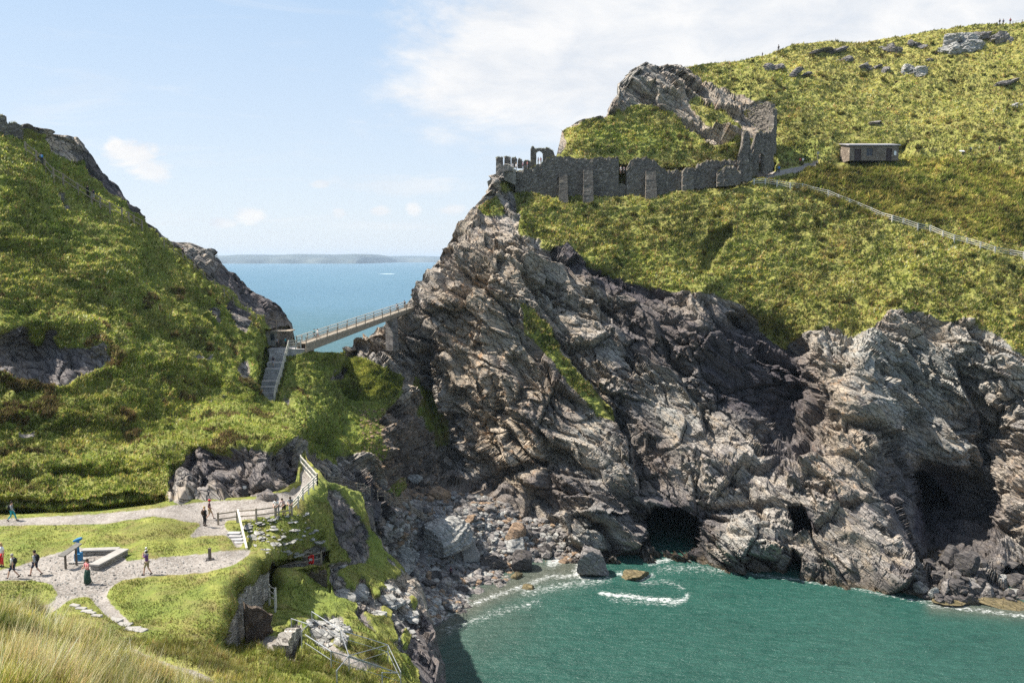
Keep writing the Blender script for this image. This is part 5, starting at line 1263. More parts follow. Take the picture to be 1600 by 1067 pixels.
def stairs_main():
    L = [(420, 545), (421, 553), (420, 561), (414, 580), (411, 590), (406, 608), (412, 616), (420, 626)]; R = [(447, 545), (446, 553), (444, 561), (440, 580), (437, 590), (431, 608), (429, 616), (428, 626)]
    Yv = [134, 132.4, 131.2, 127.6, 126.2, 122.4, 120.8, 119]
    e = root('stone_steps', at(434, 626, 119), 'grey slate steps climbing to the mainland end of the footbridge', 'steps')
    k = 0; mb = MB()
    for i in range(7):
        n = (4, 3, 2, 3, 2, 3, 4)[i] if i != 2 else 2
        for j in range(n):
            t0, t1 = j / n, (j + 1) / n
            a, b = [at(L[i][0] + (L[i + 1][0] - L[i][0]) * t, L[i][1] + (L[i + 1][1] - L[i][1]) * t, Yv[i] + (Yv[i + 1] - Yv[i]) * t) for t in (t0, t1)]
            c, f = [at(R[i][0] + (R[i + 1][0] - R[i][0]) * t, R[i][1] + (R[i + 1][1] - R[i][1]) * t, Yv[i] + (Yv[i + 1] - Yv[i]) * t) for t in (t1, t0)]
            z = (a.z + b.z) / 2; s_ = [Vector((p.x, p.y, z - .9)) for p in (b, c, f, a)]
            mb.hexa(s_ + [Vector((p.x, p.y, z)) for p in s_])
    mb.obj('tread_flight', M['slate'], e)
    a, b = at(419, 545, 134), at(470, 540, 134); m = MB()
    m.hexa([(a.x, 133.8, a.z - 1.2), (b.x + .6, 133.6, a.z - 1.2), (b.x + 1.2, 138, a.z - 1.2), (a.x, 139, a.z - 1.2), (a.x, 133.8, a.z), (b.x + .6, 133.6, a.z), (b.x + 1.2, 138, a.z), (a.x, 139, a.z)]); m.obj('landing', M['slate'], e)


stairs_main()
fence('stair_fence', [at(x, y, Y) for x, y, Y in [(470, 541, 133.4), (462, 542.5, 133.4), (451, 543, 133.3), (449, 551, 131.8), (446, 561, 130.3), (443, 572, 128.4), (440, 584, 126.4), (436, 596, 124.2), (432.5, 608, 122), (430, 619, 120.2), (428.5, 627, 118.5)]], 1.15, (.2, .65, 1.1), 'pale timber fence down the right side of the slate steps', 'fence', mat='wood_pale', pw=.14, rw=.11, picket=.28)
fence('landing_fence', [at(x, y, Y) for x, y, Y in [(456, 538, 138.6), (464, 537, 138.6), (472, 535, 138), (472, 538, 136.2)]], 1.3, (.5, 1.2), 'dark timber rail at the seaward side of the bridge landing', 'fence', pw=.13, rw=.09)


def kiosk():
    Y = 136.5; zb = at(430, 543, 134).z; e = root('ticket_kiosk', (at(430, 543, Y).x, Y, zb), 'small weathered kiosk with a flat roof beside the bridge landing', 'kiosk')
    x = lambda p: at(p, 530, Y).x; h = 2.35
    m = MB(); m.box(((x(415) + x(433)) / 2, Y + 1.2, zb + h / 2), (x(433) - x(415), 2.4, h)); m.box(((x(433) + x(452)) / 2, Y + 2.3, zb + h / 2), (x(452) - x(433), .15, h)); m.obj('wall', M['concrete'], e)
    MB().box(((x(423) + x(429)) / 2, Y - .03, zb + 1.45), (x(429) - x(423), .08, 1.0)).obj('window', M['glass'], e)
    MB().box(((x(413) + x(455)) / 2, Y + 1.0, zb + h + .1), (x(455) - x(413), 3.2, .16)).obj('roof', M['wood'], e)
    for p in (441.5, 452): MB().box((x(p), Y - .2, zb + h / 2), (.13, .13, h)).obj('post', M['wood_dark'], e)
    MB().box(((x(434) + x(441)) / 2, Y + .3, zb + .5), (x(441) - x(434), .1, 1.0)).obj('counter', M['wood_dark'], e)


kiosk()
hr = [(42, 240), (57, 253), (72, 266), (86, 280), (101, 290), (123, 303), (144, 316), (159, 324), (174, 333), (192.5, 343), (202, 348), (211, 353), (222, 360)]
fence('hill_railing', gpts('hills', hr), 1.5, (.7, 1.4), 'grey railing following the steep steps down the left hill', 'railing', 'railings on the left hill', pw=.17, rw=.11)
fence('hill_railing', gpts('hills', [(257, 385), (272, 396), (287, 408), (303, 420), (320, 434), (338, 449)]), 1.2, (.5, 1.1), 'faint railing behind the grassy crest of the left hill', 'railing', 'railings on the left hill', pw=.11, rw=.06)
fence('hill_railing', gpts('hills', [(352, 462), (366, 474), (386, 488), (401, 500), (417, 506), (432, 512)]), 1.3, (.55, 1.2), 'railing ending above the roof of the small kiosk', 'railing', 'railings on the left hill', pw=.12, rw=.07)

# ------------------------------------------------------------------ terrace furniture
pf = [(341, 818.5), (371.5, 815), (401, 812), (429.6, 808), (457, 803)]
fence('path_fence', [ground('ground', *p) for p in pf], 1.02, (.5, .95), 'timber fence along the outer edge of the asphalt path', 'fence', mat='wood', pw=.13, rw=.10)
fence('path_fence', [ground('ground', x, y) for x, y in [(457.5, 803), (466, 791), (474, 780), (482, 771), (489, 763), (495, 757)]], 1.05, (.5, .75, 1.0), 'timber fence curving up to the corner where people lean', 'fence', mat='wood_pale', pw=.13, rw=.10)
fence('ramp_fence', [ground('ground', x, y) for x, y in [(495, 757), (487, 748), (478, 737), (470, 728)]], 1.15, (.1, .55, 1.1), 'slatted handrail climbing past the end of the rock face', 'fence', mat='wood_pale', pw=.13, rw=.12, picket=.3)
fence('ramp_fence', [at(x, y, Y) for x, y, Y in [(477, 727, 92), (484, 733, 91), (492, 740, 90), (500, 748, 91), (508, 755, 92)]], 1.2, (.5, 1.1), 'thin dark fence on the far side of the ramp', 'fence', pw=.12, rw=.08)
e_ = root('handrail', at(378, 858, 61), 'long pale timber handrail sloping down beside the small steps', 'handrail')
P0, P1 = at(371.5, 797, ground('ground', 371.5, 815).y - .15), at(385.5, 857, 60.8)
MB().bar(P0, P1, .14, .16).obj('rail', M['wood_pale'], e_); MB().bar(P1, P1 - Vector((0, 0, .9)), .12).obj('post', M['wood_pale'], e_); MB().bar(P0 + Vector((0, .1, .05)), P0 - Vector((0, -.1, 1.15)), .12).obj('post', M['wood_pale'], e_)
fence('low_fence', [at(x, y, Y) for x, y, Y in [(420, 894, 66.2), (430, 892, 66.6), (454, 889, 67.6), (479, 885.5, 68.6), (502, 880, 69.6)]], 1.05, (.5, .98), 'grey timber fence beside the red lifebuoy cabinet', 'fence', mat='wood', pw=.13, rw=.10)
MB().hexa([at(424, 893, 66.4) - Vector((0, 0, .3)), at(500, 883.5, 68.9) - Vector((0, 0, .3)), at(506, 884, 70.3) - Vector((0, 0, .3)), at(424, 891, 68.0) - Vector((0, 0, .3)), at(424, 893, 66.4), at(500, 883.5, 68.9), at(506, 884, 70.3), at(424, 891, 68.0)]) and None
w_ = MB(); q = [at(420, 896, 65.8), at(503, 885, 69.2), at(503, 881, 71.2), at(420, 891, 67.8)]; zq = sum(p.z for p in q) / 4 - .1
w_.hexa([Vector((p.x, p.y, zq - .5)) for p in q] + [Vector((p.x, p.y, zq)) for p in q]); tag(w_.obj('footbridge_deck', M['wood']), 'short timber walkway under the lifebuoy fence', 'walkway')
b_ = at(487, 883, 69.0); e_ = root('lifebuoy_cabinet', b_, 'bright red lifebuoy cabinet fixed to the low fence', 'lifebuoy cabinet')
MB().box((b_.x, b_.y - .15, b_.z + .60), (.46, .2, .80)).obj('cabinet', M['red'], e_, bevel=.04); MB().box((b_.x, b_.y - .27, b_.z + .62), (.26, .03, .18)).obj('notice', M['white'], e_)
MB().box((b_.x, b_.y - .0, b_.z + .5), (.1, .08, 1.0)).obj('post', M['wood'], e_)
fence('gate_rail', [at(x, y, Y) for x, y, Y in [(421, 937, 58.6), (431, 943, 57.4), (430, 948, 56)]], 1.15, (.3, .7, 1.1), 'short white railing at the foot of the stone wall', 'railing', mat='wood_pale', pw=.11, rw=.09)

# telescope
p = ground('ground', 123, 876); e_ = root('viewing_telescope', p, 'blue coin operated telescope on a square blue plinth', 'telescope')
MB().box((p.x, p.y, p.z + .04), (1.0, .8, .16)).obj('base_slab', M['concrete'], e_, bevel=.01)
MB().box((p.x, p.y, p.z + .38), (.42, .42, .54)).obj('plinth', M['blue'], e_, bevel=.02)
MB().tube([p + Vector((0, 0, .64)), p + Vector((0, 0, 1.05)), p + Vector((0, 0, 1.42))], [.10, .07, .09], 12).obj('column', M['blue'], e_, smooth=True)
t_ = MB(); t_.tube([p + Vector((-.30, -.05, 1.50)), p + Vector((-.05, 0, 1.58)), p + Vector((.16, 0, 1.66)), p + Vector((.30, .02, 1.72))], [.06, .12, .12, .075], 12); t_.box((p.x, p.y, p.z + 1.48), (.16, .14, .18)); t_.obj('scope_head', M['blue'], e_)
MB().tube([p + Vector((-.14, -.16, 1.46)), p + Vector((-.14, .18, 1.46))], .025, 6).obj('handle', M['steel'], e_)
# information lectern
p = ground('ground', 109, 886); e_ = root('information_lectern', p, 'sloping information board on two dark timber legs', 'information board')
for dx, dy in ((-.18, -.15), (.22, .5)): MB().bar(p + Vector((dx, dy, -.1)), p + Vector((dx, dy, 1.08 if dx < 0 else 1.2)), .11).obj('leg', M['wood_dark'], e_)
t_ = MB(); t_.hexa([p + Vector(v) for v in ((-.55, -.35, .98), (-.05, -.55, .98), (.55, .75, 1.42), (.05, .95, 1.42), (-.55, -.35, 1.04), (-.05, -.55, 1.04), (.55, .75, 1.48), (.05, .95, 1.48))]); t_.obj('panel', M['panel'], e_)
# low L-shaped wall
z = 28.95; e_ = root('low_wall', atz(150, 895, z), 'low L shaped stone wall with a pale flat coping round the telescope', 'low wall')
k0, k1, k2 = atz(148, 893, z), atz(194, 868, z), atz(130, 869, z)
def run(a, b, w, h, m1, nm, over=0.0):
    d = (b - a).normalized(); r = Vector((d.y, -d.x, 0)) * (w / 2); u = Vector((0, 0, h[0])); v = Vector((0, 0, h[1])); a = a - d * over; b = b + d * over
    MB().hexa([a - r + u, a + r + u, b + r + u, b - r + u, a - r + v, a + r + v, b + r + v, b - r + v]).obj(nm, M[m1], e_)
run(k0, k1, .62, (-.3, .42), 'wall_l', 'wall_run'); run(k0, k1, .74, (.421, .53), 'concrete', 'coping', .04)
run(k1 + Vector((-.40, .1, 0)), k2, .5, (-.3, .415), 'wall_l', 'wall_run'); run(k1 + Vector((-.42, .1, 0)), k2, .58, (.42, .525), 'concrete', 'coping', .0)
# stump post, black notice
p = ground('ground', 327, 873); e_ = root('marker_post', p, 'short dark timber post on the grass by the gravel path', 'post')
MB().bar(p - Vector((0, 0, .2)), p + Vector((0, 0, .85)), .17).obj('post', M['wood_dark'], e_); MB().box((p.x, p.y, p.z + .02), (.6, .5, .14), .3, .8).obj('foot_stone', M['rock_dark'], e_)
Y_ = 72.6; p = at(383, 782, Y_); e_ = root('notice_board', p, 'tall black notice board standing against the rock face', 'notice board')
for dx in (-.26, .26): MB().box((p.x + dx, Y_, p.z + .7), (.05, .05, 1.5)).obj('post', M['black'], e_)
MB().box((p.x, Y_ - .01, p.z + .98), (.48, .04, .92)).obj('panel', M['black'], e_)
t_ = MB()
for i, (w, zz) in enumerate([(.34, 1.32), (.30, 1.25), (.34, 1.18), (.2, 1.11)]): t_.box((p.x, Y_ - .034, p.z + zz), (w, .006, .035))
t_.obj('lettering', M['white'], e_)
p = ground('hills', 1278, 248); e_ = root('sign_post', p, 'small grey sign on a post beside the island path', 'sign')
MB().bar(p - Vector((0, 0, .2)), p + Vector((0, 0, 1.5)), .12).obj('post', M['wood'], e_); MB().box((p.x, p.y - .1, p.z + 1.35), (.5, .06, .55)).obj('panel', M['concrete'], e_)
p = ground('hills', 1503, 239); e_ = root('display_board', p, 'low white panel on the grass right of the hut', 'information panel')
MB().box((p.x, p.y, p.z + .35), (.1, .1, .7)).obj('leg', M['wood'], e_); MB().hexa([p + Vector(v) for v in ((-.5, -.3, .6), (.5, -.3, .6), (.5, .4, .9), (-.5, .4, .9), (-.5, -.3, .66), (.5, -.3, .66), (.5, .4, .96), (-.5, .4, .96))]).obj('panel', M['white'], e_)
wall('low_ruin', 'low grey foundation wall near the right edge above the bracken', [[(1574, 233, 240, 189), (1590, 233, 239, 189), (1625, 233, 239, 189)]], mat='wall_l', cat='low wall', th=.8, rag=.1)

# retaining walls under the terrace
wall('retaining_wall', 'tall grey slate wall holding up the gravel terrace', [[(346, 988, 1020, 48.4), (358, 968, 1018, 49.4), (372, 944, 1012, 50.9), (386, 922, 1000, 53), (400, 897, 975, 56), (411, 880, 945, 58.6), (421, 872, 930, 61.2)]], mat='wall_l', cat='stone wall', th=.7, step=.22, rag=.15, bump=.10)
wall('brown_wall', 'short brown slate wall jutting out from the tall grey one', [[(384, 946, 1004, 50.8), (396, 951, 1004, 51), (410, 955, 1004, 51.2), (424, 957, 1003, 51.5), (426, 962, 1003, 51.6)]], mat='wall_b', cat='stone wall', th=.5, step=.2, rag=.22, bump=.10)
wall('mossy_wall', 'dark mossy dry stone wall below the lifebuoy fence', [[(455, 905, 914, 65.6), (468, 899, 930, 65.7), (484, 896, 938, 65.8), (500, 893, 944, 66), (512, 892, 944, 66.3)]], mat='wall_b', cat='stone wall', th=.7, step=.22, rag=.12, bump=.06)
wall('leaning_wall', 'stub of pale rubble wall above the railed path', [[(449, 1008, 1046, 47.3), (455, 994, 1040, 48), (461, 984, 1034, 48.8), (467, 981, 1022, 49.8), (473, 980, 1014, 50.8)]], mat='wall_l', cat='stone wall', th=.8, step=.22, rag=.12, bump=.10)

# tubular railing round the lower path
def rail_frame():
    e = root('tube_railing', at(540, 1040, 52), 'galvanised tube railing boxed round the lower path', 'railing')
    g = {}
    def pt(n, x, y, Y):
        q = ground('ground', x, min(y + (0 if n.endswith('0') else 1.0 * F / Y), 1085)); g[n] = at(x, y, q.y - .15)
        if n.endswith('0'): g[n] = g[n[0]] - Vector((0, 0, 1.2))
    for n, x, y, Y in [('a', 487, 955, 58.5), ('a0', 486, 976, 58.5), ('b', 532, 984, 58.2), ('b0', 531, 1006, 58.0), ('c', 606, 1007, 56.5), ('c0', 602, 1037, 56.0), ('d', 626, 1049, 52), ('d0', 622, 1078, 51.5), ('e', 455, 966, 56.2), ('e0', 455, 988, 56.2), ('f', 486, 976, 55.2), ('h', 471, 986, 53.2), ('h0', 471, 1006, 53), ('i', 486, 971, 55.6),
                     ('j', 477, 991, 53), ('k', 517, 1017, 51.5), ('k0', 517, 1036, 51.2), ('l', 622, 1051, 50.5), ('m', 526, 1047, 47.8), ('m0', 524, 1068, 47.5), ('n', 545, 1024, 50), ('n0', 542, 1048, 49.6), ('o', 597, 1050, 48), ('o0', 606, 1075, 47.0)]: pt(n, x, y, Y)
    for a, b in ['ab', 'bc', 'cd', 'ef', 'hi', 'if', 'jk', 'kl', 'mn', 'nc', 'bn', 'nl', 'lo']: MB().tube([g[a], g[b]], .028, 8).obj('rail', M['steel'], e)
    for a in 'abcdhknmeo': MB().tube([g[a], g[a + '0'] - Vector((0, 0, .5))], .035, 8).obj('post', M['steel'], e)
    for a, b in ['ab', 'bc', 'cd', 'jk', 'kl', 'nc']: MB().tube([g[a] - Vector((0, 0, .5)), g[b] - Vector((0, 0, .5))], .018, 6).obj('mid_rail', M['steel'], e)


rail_frame()

# timber steps going down to the beach
bf = [(513.5, 754, 97), (522, 757, 98.5), (531, 758, 100), (541, 760, 101.5), (550, 764, 103), (560, 767, 104.5), (570, 770, 106), (580, 774, 107.5)]
fence('beach_stair_fence', [p + Vector((0, -.9, .25)) for p in gpts('hills', [q[:2] for q in bf])], 1.15, (.3, .7, 1.1), 'upper flight of timber railing stepping down towards the beach', 'railing', 'timber railings on the way to the beach', pw=.12, rw=.10, picket=.35)
fence('beach_stair_fence', [p + Vector((0, -.9, .25)) for p in gpts('hills', [(591, 777), (603, 780), (612, 785), (621, 790)])], 1.15, (.5, 1.1), 'thin middle stretch of timber railing crossing the scree', 'railing', 'timber railings on the way to the beach', pw=.12, rw=.08)
fence('beach_stair_fence', [p + Vector((0, -1.1, .35)) for p in gpts('hills', [(622, 789), (631, 787), (640, 786), (642, 799), (651, 805), (662, 811), (673, 817)])], 1.2, (.2, .5, .8, 1.15), 'four railed timber landing and flight above the pale slab', 'railing', 'timber railings on the way to the beach', mat='wood', pw=.13, rw=.11)
e_ = root('steel_steps', at(690, 828, 126), 'steep blue grey steel steps landing on the boulders', 'steps')
S1 = ground('hills', 697, 829) + Vector((0, -1.8, .7)); S0 = at(677, 803, S1.y + 1.5)
for sx in (-.0, 1.25):
    o = Vector((sx, -.2 * sx, 0)); MB().bar(S0 + o, S1 + o, .09, .22).obj('stringer', M['steel'], e_); MB().tube([S0 + o + Vector((0, 0, 1)), S1 + o + Vector((0, 0, 1))], .04, 6).obj('handrail', M['steel'], e_)
    for t in (0, .5, 1): MB().tube([S0.lerp(S1, t) + o, S0.lerp(S1, t) + o + Vector((0, 0, 1))], .03, 6).obj('post', M['steel'], e_)
for k in range(9): p = S0.lerp(S1, (k + .5) / 9); MB().box((p.x + .62, p.y - .1, p.z), (1.15, .3, .05)).obj('tread', M['steel'], e_)
e_ = root('concrete_steps', at(735, 868, 134), 'pale concrete steps beside the big tilted slab', 'steps'); mb = MB()
for k in range(8):
    p = at(737 - k * 1.6, 868 - k * 3.6, 129.8 + k * .45); mb.box((p.x, p.y + .5, p.z - .5), (2.6, 1.2, 1.0))
mb.obj('step_flight', M['concrete'], e_)
mb = MB(); mb.hexa([at(702, 836, 133) - Vector((0, 0, 1.6)), at(730, 858, 131) - Vector((0, 0, 1.6)), at(750, 838, 135) - Vector((0, 0, 1.6)), at(722, 828, 137) - Vector((0, 0, 1.6)), at(702, 834, 133), at(728, 848, 132), at(748, 838, 135), at(722, 828, 137)]); mb.obj('ramp_slab', M['concrete'], e_)
# little steps in the turf
for lab, pts in [('rough stone steps crossing the grass island between the paths', [(118, 945), (127, 950), (135, 954), (143, 957), (152, 961)]), ('pale slab steps at the lower end of the gravel path', [(180, 968), (194, 975), (208, 982), (218, 984)])]:
    e_ = root('turf_steps', ground('ground', *pts[0]), lab, 'steps')
    for k, q in enumerate(pts):
        p = ground('ground', *q); MB().box((p.x, p.y, p.z + .0), (.62 if 'rough' in lab else .85, .30 if 'rough' in lab else .5, .18), -.35 + .2 * (k % 3)).obj('step_stone', M['concrete'], e_, bevel=.02)
e_ = root('small_steps', ground('ground', 372, 845), 'worn stone steps under the pale handrail', 'steps')
for k in range(6):
    p = atz(366 + k * 1.8, 832 + k * 5, 28.45 - k * .12); MB().box((p.x, p.y, p.z - .1), (1.0, .5, .26), .1 * (k % 2)).obj('step_stone', M['slate'], e_, bevel=.02)

# ------------------------------------------------------------------ boulders and outcrops
def boulder(px, py, w, h, mat, label, seed, layer='hills', dep=None, tilt=0.0, slab=.0, cuts=14, rot=None, sink=.28, group=None, cat='boulder', name='boulder', l=4):
    """px, py: where its foot is seen; w, h: its size on the photograph, in pixels"""
    p = ground(layer, px, py); p = atz(px, py, -.15) if p.z < -.15 else p; s = p.y / F; W, H = w * s * 1.05, h * s * 1.25
    D = dep or (W * .8); q = p + Vector((0, D * .25, 0))
    return rock_obj(name, q, (W, D, H), seed, M[mat], label, cat, group, sink, l=l, cuts=cuts, rot=(seed % 7 - 3) * .15 if rot is None else rot, tilt=tilt, slab=slab)


BG = 'boulders on the beach'
slab_o = boulder(686, 872, 88, 52, 'rock_pale', 'huge pale tilted slab with square cracks leaning on the shingle', 31, tilt=.42, slab=.10, cuts=8, dep=7, sink=.2, l=5, group=BG)
for q in [(770, 889, 54, 27, 'rock_dark', 'broad dark boulder at the water edge, left of a matching pair', 32), (813, 893, 44, 32, 'rock_dark', 'rounded dark boulder at the water edge, right of a matching pair', 33), (808, 905, 20, 13, 'rock_weed', 'small mossy boulder in front of the dark pair', 34),
          (827, 922, 24, 8, 'rock_weed', 'flat weedy rock awash in the shallows', 35), (752, 866, 16, 30, 'rock', 'upright boulder beside the concrete steps', 36), (797, 858, 52, 20, 'rock_pale', 'pale flat boulder behind the dark pair', 37),
          (806, 842, 34, 26, 'rock_brown', 'streaky brown boulder near the foot of the cliff', 38), (626, 880, 46, 46, 'rock_pale', 'cracked blue grey outcrop left of the tilted slab', 39), (629, 900, 42, 24, 'rock_pale', 'smooth pale boulder below the cracked outcrop', 40),
          (692, 922, 32, 20, 'rock', 'blue grey boulder in the middle of the shingle', 41), (672, 905, 16, 15, 'rock_brown', 'rusty red stone on the shingle', 42), (721, 926, 28, 12, 'rock_dark', 'low wet rock on the lower shingle', 43), (677, 922, 11, 11, 'rock_brown', 'small orange stone beside the blue grey boulder', 44),
          (926, 902, 58, 50, 'rock', 'big dark pyramid shaped rock standing in the water', 47), (992, 907, 46, 15, 'rock_weed', 'low golden weed covered rock breaking the water', 46), (648, 752, 22, 12, 'rock_pale', 'light blue block stranded high on the scree', 45),
          (690, 782, 40, 24, 'rock_brown', 'angular brown block under the cliff overhang', 48), (845, 866, 24, 18, 'rock', 'grey boulder nearest the pink shingle', 49), (770, 846, 26, 14, 'rock_pale', 'pale wedge of rock right of the concrete ramp', 50), (735, 815, 30, 16, 'rock_brown', 'tawny block behind the steel steps', 51),
          (860, 850, 22, 16, 'rock_pale', 'light boulder against the lit cliff foot', 52), (655, 826, 22, 14, 'rock', 'grey lump under the timber landing', 53), (760, 800, 30, 14, 'rock', 'flat grey block deep in the back of the cove', 54), (828, 838, 20, 13, 'rock_pale', 'rounded pale stone right of the brown boulder', 55),
          (880, 880, 16, 8, 'rock_brown', 'low brown rock left of the dark pyramid', 56), (700, 892, 20, 12, 'rock', 'block at the toe of the tilted slab', 57), (745, 905, 22, 10, 'rock', 'wet grey stone between shingle and foam', 58), (780, 912, 18, 7, 'rock_dark', 'dark stone half buried in foam', 59)]:
    boulder(*q, group=BG, sink=.2 if q[6] in (47, 46) else .28, slab=.05, l=4 if q[2] > 25 else 3)
_r = random.Random(9)
for k in range(22):
    t_ = k / 21; bx, by = 655 + 215 * t_ + _r.uniform(-14, 14), 905 - 62 * t_ + _r.uniform(-24, 22); w_b = _r.uniform(15, 27)
    boulder(bx, by, w_b, w_b * .6, _r.choice(['rock', 'rock', 'rock_dark']), 'medium grey boulder jumbled among the loose beach stones', 400 + k, group='medium boulders jumbled over the beach', l=3)
RG = 'boulders at the mouth of the right hand cave'
for k, q in enumerate([(1484, 885, 34, 34, 'rock_dark', 'tall shaded boulder highest in the cave mouth'), (1508, 886, 36, 36, 'rock_dark', 'round shaded boulder beside the tallest one'), (1440, 922, 22, 18, 'rock', 'grey boulder nearest the toe of the cliff'), (1458, 930, 16, 14, 'rock_pale', 'pale cube of rock by the waterline'), (1466, 905, 26, 20, 'rock_dark', 'dark boulder behind the pale cube'),
                       (1482, 922, 24, 22, 'rock', 'blocky grey boulder second from the pale cube'), (1503, 924, 24, 20, 'rock_dark', 'dark wedge in the middle of the boulder line'), (1524, 922, 26, 22, 'rock', 'grey boulder with a flat top in the boulder line'), (1545, 926, 26, 20, 'rock', 'boulder right of the flat topped one'), (1568, 922, 22, 26, 'rock_pale', 'upright pale boulder near the right edge'),
                       (1590, 914, 34, 16, 'rock_dark', 'long dark boulder against the right edge'), (1592, 932, 34, 14, 'rock_pale', 'pale low boulder at the right edge waterline'), (1535, 904, 26, 18, 'rock_dark', 'boulder in shade behind the flat topped one'), (1556, 905, 20, 14, 'rock_dark', 'small shaded boulder behind the upright one')]):
    boulder(*q, 70 + k, group=RG, slab=.05, l=4)
boulder(1492, 940, 66, 9, 'rock_weed', 'brown weedy reef flat along the waterline', 90, cat='reef', name='reef'); boulder(1570, 950, 70, 8, 'rock_weed', 'second weedy reef running out at the right edge', 91, cat='reef', name='reef')

OG = 'rock outcrops on the island top'
def outcrop(cx, cy, w, h, label, seed, n=5, mat='rock_pale'):
    r = random.Random(seed); p = ground('hills', cx, cy + h * .4); s = p.y / F; W, H = w * s, h * s; VV = []; FF = []; o = 0
    for k in range(n):
        sz = (W * r.uniform(.40, .62), W * r.uniform(.25, .4), H * r.uniform(.45, .75)); V, Fc = rock_arr(seed * 13 + k, sz, l=4, cuts=20, tilt=r.uniform(.1, .45), rot=r.uniform(-.4, .4), slab=.22, rough=.16)
        q = Vector((W * r.uniform(-.34, .34), r.uniform(0, 1.5) + H * .3 * k / n, H * (.02 + .5 * k / n)))
        VV.append(V + np.array(p) + np.array(q)); FF.append(Fc + o); o += len(V)
    ob = link('rock_outcrop', mesh_from('rock_outcrop', np.concatenate(VV), np.concatenate(FF), M[mat])); return tag(ob, label, 'rock outcrop', OG)


for k, q in enumerate([(1508, 63, 76, 44, 'largest pale outcrop below the three walkers on the skyline', 8), (1572, 57, 42, 24, 'craggy outcrop at the upper right skyline', 5), (1432, 66, 36, 22, 'pyramid shaped outcrop left of the largest one', 4), (1392, 72, 36, 24, 'broken outcrop just under the skyline', 5), (1347, 75, 24, 10, 'small smooth outcrop on the skyline slope', 2), (1322, 91, 34, 16, 'blocky outcrop below the smooth skyline one', 3),
                       (1364, 103, 48, 18, 'long row of dark blocks halfway up the island top', 5), (1432, 108, 50, 26, 'jagged grey white outcrop under the pyramid one', 6), (1456, 92, 32, 10, 'low outcrop between two larger ones', 3), (1213, 101, 44, 18, 'weathered outcrop below the lone walker', 4), (1248, 113, 42, 16, 'sloping slabs under the weathered outcrop', 4),
                       (1379, 190, 44, 14, 'isolated dark outcrop above the hut roof', 4), (1578, 126, 50, 11, 'flat dark outcrop at the right edge', 4), (1593, 161, 28, 14, 'pale outcrop at the right edge below the flat one', 3), (1292, 76, 72, 10, 'thin line of rock along the skyline', 6), (1100, 99, 10, 8, 'single dark stone on the skyline right of the crag', 1), (1537, 52, 40, 20, 'outcrop joining the largest one to the skyline', 4)]):
    outcrop(q[0], q[1], q[2], q[3], q[4], 200 + k, q[5], mat='rock_pale' if k in (0, 7, 13) else 'rock')


def scatter(name, layer, N, poly, smin, smax, mat, label, cat, seed, flat=.6, cond=None, lvl=1):
    L = LAY[layer]; r = np.random.RandomState(seed); m = inpoly(L['px'], L['py'], poly)
    if cond is not None: m &= cond(L)
    idx = r.choice(np.where(m)[0], N); V0, F0 = ico(lvl); n = len(V0)
    V = np.repeat(V0[None], N, 0); V = V * (1 + .35 * (r.rand(N, n, 1) - .5)); sz = smin + (smax - smin) * r.rand(N) ** 3
    V = V * sz[:, None, None] * np.stack([.5 + .4 * r.rand(N), .5 + .3 * r.rand(N), flat * (.5 + .4 * r.rand(N))], 1)[:, None, :]
    a = r.rand(N) * 6.28; c, s = np.cos(a)[:, None], np.sin(a)[:, None]; V = np.stack([V[..., 0] * c - V[..., 1] * s, V[..., 0] * s + V[..., 1] * c, V[..., 2]], -1)
    V = V + L['V'][idx][:, None, :] + np.array([0, 0, .05]); Fc = (F0[None] + (np.arange(N) * n)[:, None, None]).reshape(-1, 3)
    return tag(link(name, mesh_from(name, V.reshape(-1, 3), Fc, M[mat])), label, cat, kind='stuff')


BP = [(610, 800), (655, 770), (700, 770), (760, 775), (830, 808), (880, 818), (905, 868), (850, 900), (760, 935), (700, 965), (662, 985), (640, 900), (600, 880), (590, 840)]
scatter('beach_stones', 'hills', 1700, BP, .25, 1.4, 'rock_pale', 'pale loose stones heaped over the beach', 'stones', 301)
scatter('beach_stones', 'hills', 2600, BP, .2, 1.6, 'rock', 'grey loose stones heaped over the beach', 'stones', 302)
scatter('beach_stones', 'hills', 900, BP, .2, 1.3, 'rock_brown', 'brown stones among the beach shingle', 'stones', 303)
scatter('beach_stones', 'hills', 700, [(670, 985), (700, 945), (800, 905), (905, 868), (930, 890), (850, 915), (760, 950), (700, 985)], .2, 1.0, 'rock_dark', 'wet dark stones in the shallow surf', 'stones', 304)
scatter('beach_stones', 'hills', 500, [(1430, 900), (1460, 870), (1550, 870), (1610, 890), (1610, 940), (1450, 938)], .3, 1.6, 'rock_dark', 'dark stones filling the right hand cave mouth', 'stones', 305)
scatter('scree', 'hills', 1500, [(560, 640), (640, 640), (700, 760), (720, 780), (600, 790), (570, 745)], .12, .6, 'rock_brown', 'brown scree of loose stones below the saddle', 'scree', 306)
scatter('loose_slates', 'ground', 130, [(385, 815), (440, 805), (480, 800), (505, 850), (500, 868), (425, 870), (392, 850)], .12, .75, 'rock_pale', 'flat pale slates lying in the turf below the path fence', 'slates', 307, flat=.22)
scatter('gravel', 'ground', 1500, [(0, 870), (400, 862), (330, 900), (180, 930), (60, 985), (0, 985)], .03, .10, 'rock_pale', 'pale gravel on the terrace', 'gravel', 308, flat=.5, cond=lambda L: (L['grass'] < .2))
HS = [(508, 884), (600, 880), (650, 925), (660, 1000), (620, 1010), (560, 975), (515, 930)]
scatter('headland_blocks', 'ground', 60, HS, .2, 1.7, 'rock_pale', 'broken pale blocks on the headland ledges', 'stones', 309, flat=.4, cond=lambda L: (L['grass'] < .4))
